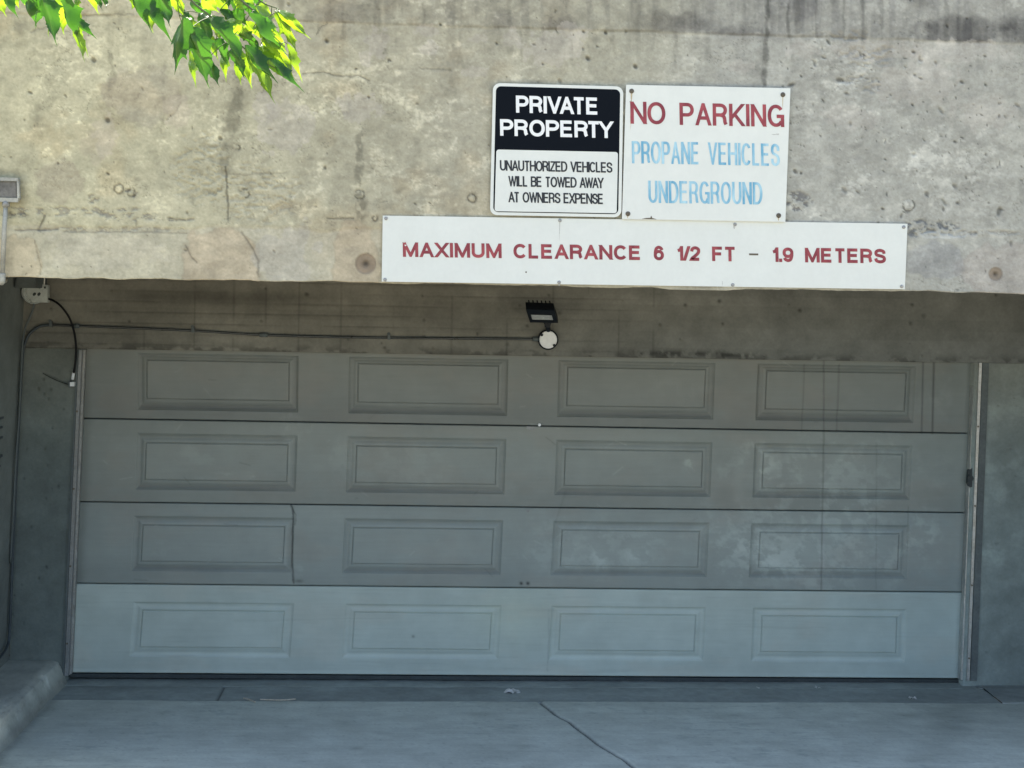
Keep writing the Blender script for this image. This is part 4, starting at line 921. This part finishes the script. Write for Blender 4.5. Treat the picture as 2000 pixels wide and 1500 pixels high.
# ------------------------------------------------------------------ leaves
def leaf_mat(name, c1, c2, tr):
    m = bpy.data.materials.new(name); m.use_nodes = True; b = m.node_tree.nodes['Principled BSDF']; out = m.node_tree.nodes['Material Output']
    b.inputs['Roughness'].default_value = .36; b.inputs['Specular IOR Level'].default_value = .5
    tc = N(m, 'ShaderNodeTexCoord'); n = N(m, 'ShaderNodeTexNoise', Scale=3.5, Detail=4.); L(m, tc.outputs['Object'], n.inputs['Vector'])
    oi = N(m, 'ShaderNodeObjectInfo'); ad = N(m, 'ShaderNodeMath', operation='ADD'); mm = N(m, 'ShaderNodeMath', operation='MULTIPLY'); mm.inputs[1].default_value = .35
    L(m, oi.outputs['Random'], mm.inputs[0]); L(m, n.outputs[0], ad.inputs[0]); L(m, mm.outputs[0], ad.inputs[1])
    cr = ramp(m, ad.outputs[0], [(.45, c1), (.9, c2)])
    at_ = N(m, 'ShaderNodeAttribute', attribute_name='vein'); mx = N(m, 'ShaderNodeMix', data_type='RGBA'); L(m, at_.outputs['Fac'], mx.inputs[0]); L(m, cr, mx.inputs[6]); mx.inputs[7].default_value = (.16, .26, .07, 1)
    L(m, mx.outputs[2], b.inputs['Base Color'])
    t = N(m, 'ShaderNodeBsdfTranslucent'); t.inputs[0].default_value = (*tr, 1)
    ms = N(m, 'ShaderNodeMixShader'); ms.inputs[0].default_value = .5
    L(m, b.outputs[0], ms.inputs[1]); L(m, t.outputs[0], ms.inputs[2]); L(m, ms.outputs[0], out.inputs[0]); return m
M_leafA = leaf_mat('backlit_leaf', (.028, .085, .018), (.06, .15, .03), (.40, .64, .02))  # lit and shaded copies of one leaf, the backlight put into their colours
M_leafB = leaf_mat('shaded_leaf', (.02, .065, .015), (.04, .11, .02), (.06, .20, .012))
M_twig = worn('green_twig', (.10, .13, .05), .6, var=.2, scale=40, fine=120)
def leaf_mesh(name, outline, m, fold, droop, curl, seed):
    """outline: right half from base to tip as (x, y, spine y); mirrored with small differences"""
    r = random.Random(seed); V, F = [], []; vein = []
    rows = [0.0, .34, .7, 1.0]
    def z(x, y): return -fold * abs(x) * 1.0 - droop * y * y + curl * math.sin(y * 9 + x * 5) * .03 + .03 * math.sin(abs(x) * 20 + y * 14)
    n = len(outline)
    for side in (1, -1):
        base = len(V)
        for (x, y, sy) in outline:
            k = 1 + r.uniform(-.07, .07)
            for f in rows:
                xx = side * x * f * k; yy = sy + (y - sy) * f
                V.append((xx, yy, z(xx, yy))); vein.append(.75 if f == 0 else 0)
        for i in range(n - 1):
            for j in range(3):
                a, b, c2, d2 = base + i * 4 + j, base + i * 4 + j + 1, base + (i + 1) * 4 + j + 1, base + (i + 1) * 4 + j
                F.append((a, b, c2, d2) if side > 0 else (a, d2, c2, b))
    me = bpy.data.meshes.new(name); me.from_pydata(V, [], F); me.update(); me.materials.append(m)
    at_ = me.attributes.new('vein', 'FLOAT', 'POINT'); at_.data.foreach_set('value', vein)
    for p in me.polygons: p.use_smooth = True
    return me
lobed = [(0, -.02, 0), (.13, .0, .02), (.25, .06, .08), (.30, .16, .14), (.44, .27, .20), (.33, .32, .27), (.29, .40, .36), (.27, .50, .46), (.24, .58, .55), (.16, .68, .66), (.055, .79, .79), (.02, .89, .89), (0.004, 1.0, 1.0)]
maple = [(0, -.02, 0), (.16, -.03, .02), (.30, .02, .08), (.40, .13, .15), (.62, .35, .22), (.50, .38, .28), (.38, .40, .34), (.30, .43, .42), (.28, .54, .5), (.33, .66, .56), (.20, .66, .62), (.08, .77, .75), (.025, .89, .89), (0.004, 1.0, 1.0)]
slim = [(0, -.02, 0), (.08, .02, .03), (.16, .12, .12), (.21, .25, .25), (.215, .38, .38), (.24, .46, .45), (.17, .52, .52), (.13, .62, .62), (.06, .74, .74), (.022, .86, .86), (0.004, 1.0, 1.0)]
def jag(o, s):
    r = random.Random(s); out = [o[0]]
    for a, b in zip(o[:-1], o[1:]):
        mx_ = (a[0] + b[0]) / 2, (a[1] + b[1]) / 2, (a[2] + b[2]) / 2; k = r.uniform(.90, .97)
        out += [(mx_[0] * k, mx_[1], mx_[2]), b]
    return out
LM = {}
for mi, mm_ in enumerate((M_leafA, M_leafB)):
    for si, sh in enumerate((lobed, maple, slim)):
        for vi, (fo, dr, cu) in enumerate([(.5, .28, 1.6), (.85, .42, -1.4), (.25, .16, 2.2)]):
            LM[(mi, si, vi)] = leaf_mesh('leaf', jag(sh, si * 5 + vi), mm_, fo, dr, cu, si * 3 + vi + mi * 9)
YLEAF = -3.2
rl = random.Random(77)
def put_leaf(parent, bx, by, tx, ty, wid, shade, shp, dep=None, tilt=None):
    Yb = YLEAF + (rl.uniform(-.22, .22) if dep is None else dep)
    b = atv(bx, by, Yb); t = atv(tx, ty, Yb - rl.uniform(-.01, .05))
    y = (t - b); ln = y.length; y.normalize()
    f = Vector((0, -1, 0)); a = rl.uniform(-.9, .9) if tilt is None else tilt
    zc = (f - y * f.dot(y)).normalized(); q_ = Matrix.Rotation(a, 3, y); zc = q_ @ zc; x = y.cross(zc).normalized()
    me = LM[(shade, shp, rl.randrange(3))]
    o = bpy.data.objects.new('leaf', me); C.objects.link(o); o.parent = parent
    ww = 1.14 * wid / 784 / {0: .8, 1: 1.15, 2: .45}[shp] / max(.45, abs(math.cos(a)))
    ww = min(ww, ln * 1.3)
    Mx = Matrix((( x.x * ww, y.x * ln, zc.x * ln, b.x), (x.y * ww, y.y * ln, zc.y * ln, b.y), (x.z * ww, y.z * ln, zc.z * ln, b.z), (0, 0, 0, 1)))
    o.matrix_world = Mx
    o.matrix_parent_inverse = Matrix.Translation(-parent.location)
    return b
def stalk(parent, p0, p1, r=.0011):
    V, F = tube(catmull([p0, (Vector(p0) + Vector(p1)) / 2 + Vector((0, 0, .004)), p1], 3), r, 6); obj('leaf_stalk', V, F, M_twig, parent)
tb = empty('maple_branch', atv(340, -60, YLEAF), 'larger leafy maple branch hanging into the top left, its outer leaves bright yellow-green', 'branch')
tb2 = empty('maple_branch', atv(60, -70, YLEAF), 'smaller leafy maple branch tip hanging at the far top left corner', 'branch')
twigs = [[(300, -120), (365, -10), (412, 33), (462, 82), (510, 118), (548, 138)], [(380, -120), (462, -10), (500, 25), (520, 55), (556, 92)], [(340, -90), (345, -10), (350, 30)], [(430, -90), (500, -5), (545, 18)], [(250, -100), (262, -10)], [(170, -90), (200, -8)]]
tw3 = []
for i, t in enumerate(twigs):
    pts = catmull([atv(x, y, YLEAF + .02 * i - .03) for x, y in t], 6); n = len(pts)
    V, F = tube(pts, [.0034 - .0024 * k / n for k in range(n)], 7); obj('twig', V, F, M_twig, tb, smooth=True); tw3.append(pts)
for t in [[(40, -100), (60, -20), (92, 8), (118, 30)], [(0, -90), (10, -10)]]:
    pts = catmull([atv(x, y, YLEAF) for x, y in t], 6); n = len(pts)
    V, F = tube(pts, [.003 - .002 * k / n for k in range(n)], 7); obj('twig', V, F, M_twig, tb2, smooth=True)
S = 3.03
main = [ # base, tip, width (enlarged pixels), shade, shape, depth, turn
 (1085, 105, 1000, 385, 150, 1, 1, -.15, .15), (1130, 165, 1205, 520, 150, 1, 0, -.12, .3), (1250, 110, 1400, 400, 95, 1, 0, -.1, .7), (1370, 290, 1440, 470, 60, 1, 2, -.05, .6),
 (1100, 105, 1178, 188, 46, 0, 2, 0, .2), (1350, 120, 1515, 262, 82, 0, 0, -.02, .2), (1375, 265, 1470, 505, 74, 0, 0, .05, .2), (1460, 285, 1592, 600, 96, 0, 0, -.06, .3),
 (1450, 270, 1570, 480, 70, 1, 2, -.12, .5), (1520, 300, 1742, 495, 84, 0, 0, .0, .1), (1590, 345, 1748, 548, 50, 1, 2, -.05, .4), (1510, 40, 1655, 236, 80, 0, 1, .02, .1),
 (1490, 70, 1640, 200, 46, 1, 2, -.04, .5), (1640, 66, 1760, 322, 84, 0, 1, 0, .1), (1650, 66, 1822, 226, 70, 0, 0, -.03, .2), (1200, -10, 1290, 74, 90, 0, 0, .02, .2),
 (1390, -20, 1455, 66, 70, 0, 0, .05, .3), (1470, 80, 1590, 320, 60, 1, 2, -.08, .8), (1570, 215, 1745, 480, 78, 0, 0, .02, .3), (1560, 220, 1640, 300, 80, 0, 1, .05, .2),
 (940, -60, 1000, 158, 95, 1, 0, -.1, .2), (1000, -40, 1082, 104, 84, 0, 0, .0, .3), (770, -60, 842, 196, 96, 1, 0, -.05, .4), (760, -50, 850, 105, 84, 0, 1, .08, .3), (830, -60, 932, 225, 78, 1, 2, .0, .4), (860, 20, 900, 190, 60, 0, 2, .08, .2),
 (1120, 300, 1132, 472, 44, 0, 2, .1, .1), (1225, 350, 1272, 492, 58, 1, 2, -.05, .3), (1318, 290, 1318, 442, 52, 0, 2, .1, .1), (1190, 80, 1230, 275, 86, 1, 0, .06, .4), (1395, 360, 1415, 490, 44, 0, 2, .1, .2), (1450, 330, 1462, 500, 50, 0, 2, .12, .2),
 (1230, 200, 1262, 330, 60, 0, 0, .1, .2), (1280, 230, 1335, 410, 80, 1, 0, .05, .5), (1420, 180, 1545, 330, 70, 1, 0, .0, .6), (1380, 60, 1450, 170, 64, 1, 2, .05, .4), (1300, 60, 1400, 200, 74, 1, 0, .08, .5), (1180, 20, 1250, 130, 60, 1, 2, .08, .4),
 (1540, 270, 1680, 420, 80, 0, 0, .06, .2), (1500, 160, 1590, 240, 56, 0, 2, .03, .3), (1590, 260, 1700, 380, 60, 1, 2, .08, .5), (1330, -40, 1345, 42, 30, 1, 2, .1, .3), (1440, 20, 1530, 100, 50, 1, 2, .0, .3), (1530, 30, 1610, 90, 60, 0, 0, .07, .2),
 (1180, -50, 1215, 90, 70, 0, 1, .12, .2), (1280, -40, 1330, 120, 70, 0, 0, .1, .3), (1350, -40, 1420, 130, 70, 1, 0, .1, .5), (1250, 90, 1290, 240, 70, 0, 0, .12, .3), (1420, -30, 1500, 60, 60, 0, 2, .1, .3), (1130, -20, 1160, 110, 60, 1, 2, .12, .5), (1450, 130, 1540, 230, 60, 0, 2, .08, .3), (1330, 170, 1400, 300, 70, 0, 2, .1, .3), (1080, 60, 1110, 190, 60, 1, 2, .1, .6), (1500, -20, 1560, 50, 50, 1, 2, .1, .4), (1150, 160, 1195, 320, 60, 0, 2, .12, .3), (1600, 180, 1690, 320, 60, 0, 0, .1, .3),
 (505, -50, 572, 92, 40, 0, 2, .1, .4), (432, -40, 440, 62, 30, 0, 2, .1, .5), (598, -40, 622, 44, 30, 1, 2, .1, .4), (540, -50, 600, 60, 34, 1, 2, .1, .4), (900, -60, 930, 80, 70, 1, 0, .1, .4), (1040, 0, 1085, 80, 60, 1, 2, .1, .4), (1700, 260, 1752, 470, 50, 0, 2, .04, .3)]
for bx, by, tx, ty, w, sh, shp, dp, tl in main:
    b = put_leaf(tb, bx / S, by / S, tx / S, ty / S, w / S, sh, shp, dp, tl)
    best = min((p for pts in tw3 for p in pts), key=lambda p: (p - b).length)
    if (best - b).length < .12: stalk(tb, best, b)
left = [(10, -40, 72, 102, 60, 1, 0, -.1, .3), (-40, -40, 22, 92, 80, 0, 0, .02, .2), (150, -30, 162, 162, 58, 1, 2, -.02, .5), (232, -20, 182, 162, 64, 1, 2, .03, .4), (255, -40, 302, 246, 120, 1, 0, -.08, .2), (320, -30, 318, 200, 110, 0, 0, .02, .2), (300, 10, 275, 210, 60, 0, 2, .06, .4), (355, -20, 412, 272, 90, 1, 0, -.05, .4), (340, 40, 372, 205, 70, 0, 2, .07, .3),
        (436, 100, 536, 228, 44, 1, 2, .0, .3), (438, 140, 490, 358, 52, 0, 2, .0, .2), (90, -50, 212, 64, 80, 0, 0, .04, .3), (120, -30, 240, 66, 60, 1, 2, .0, .4), (60, -60, 90, 40, 60, 0, 0, .1, .2), (380, 60, 445, 160, 50, 1, 2, .05, .4), (400, 20, 420, 300, 60, 0, 2, .1, .6)]
for bx, by, tx, ty, w, sh, shp, dp, tl in left: put_leaf(tb2, bx / S, by / S, tx / S, ty / S, w / S, sh, shp, dp, tl)
# the rest of the spray above the frame, so that the branch goes on from other viewpoints
for i in range(46):
    x = rl.uniform(-60, 560); y = rl.uniform(-260, -70) - .1 * abs(x - 250); par = tb if x > 190 else tb2
    put_leaf(par, x, y, x + rl.uniform(-15, 40), y + rl.uniform(45, 85) * .6, rl.uniform(18, 40), rl.randrange(2), rl.randrange(3))
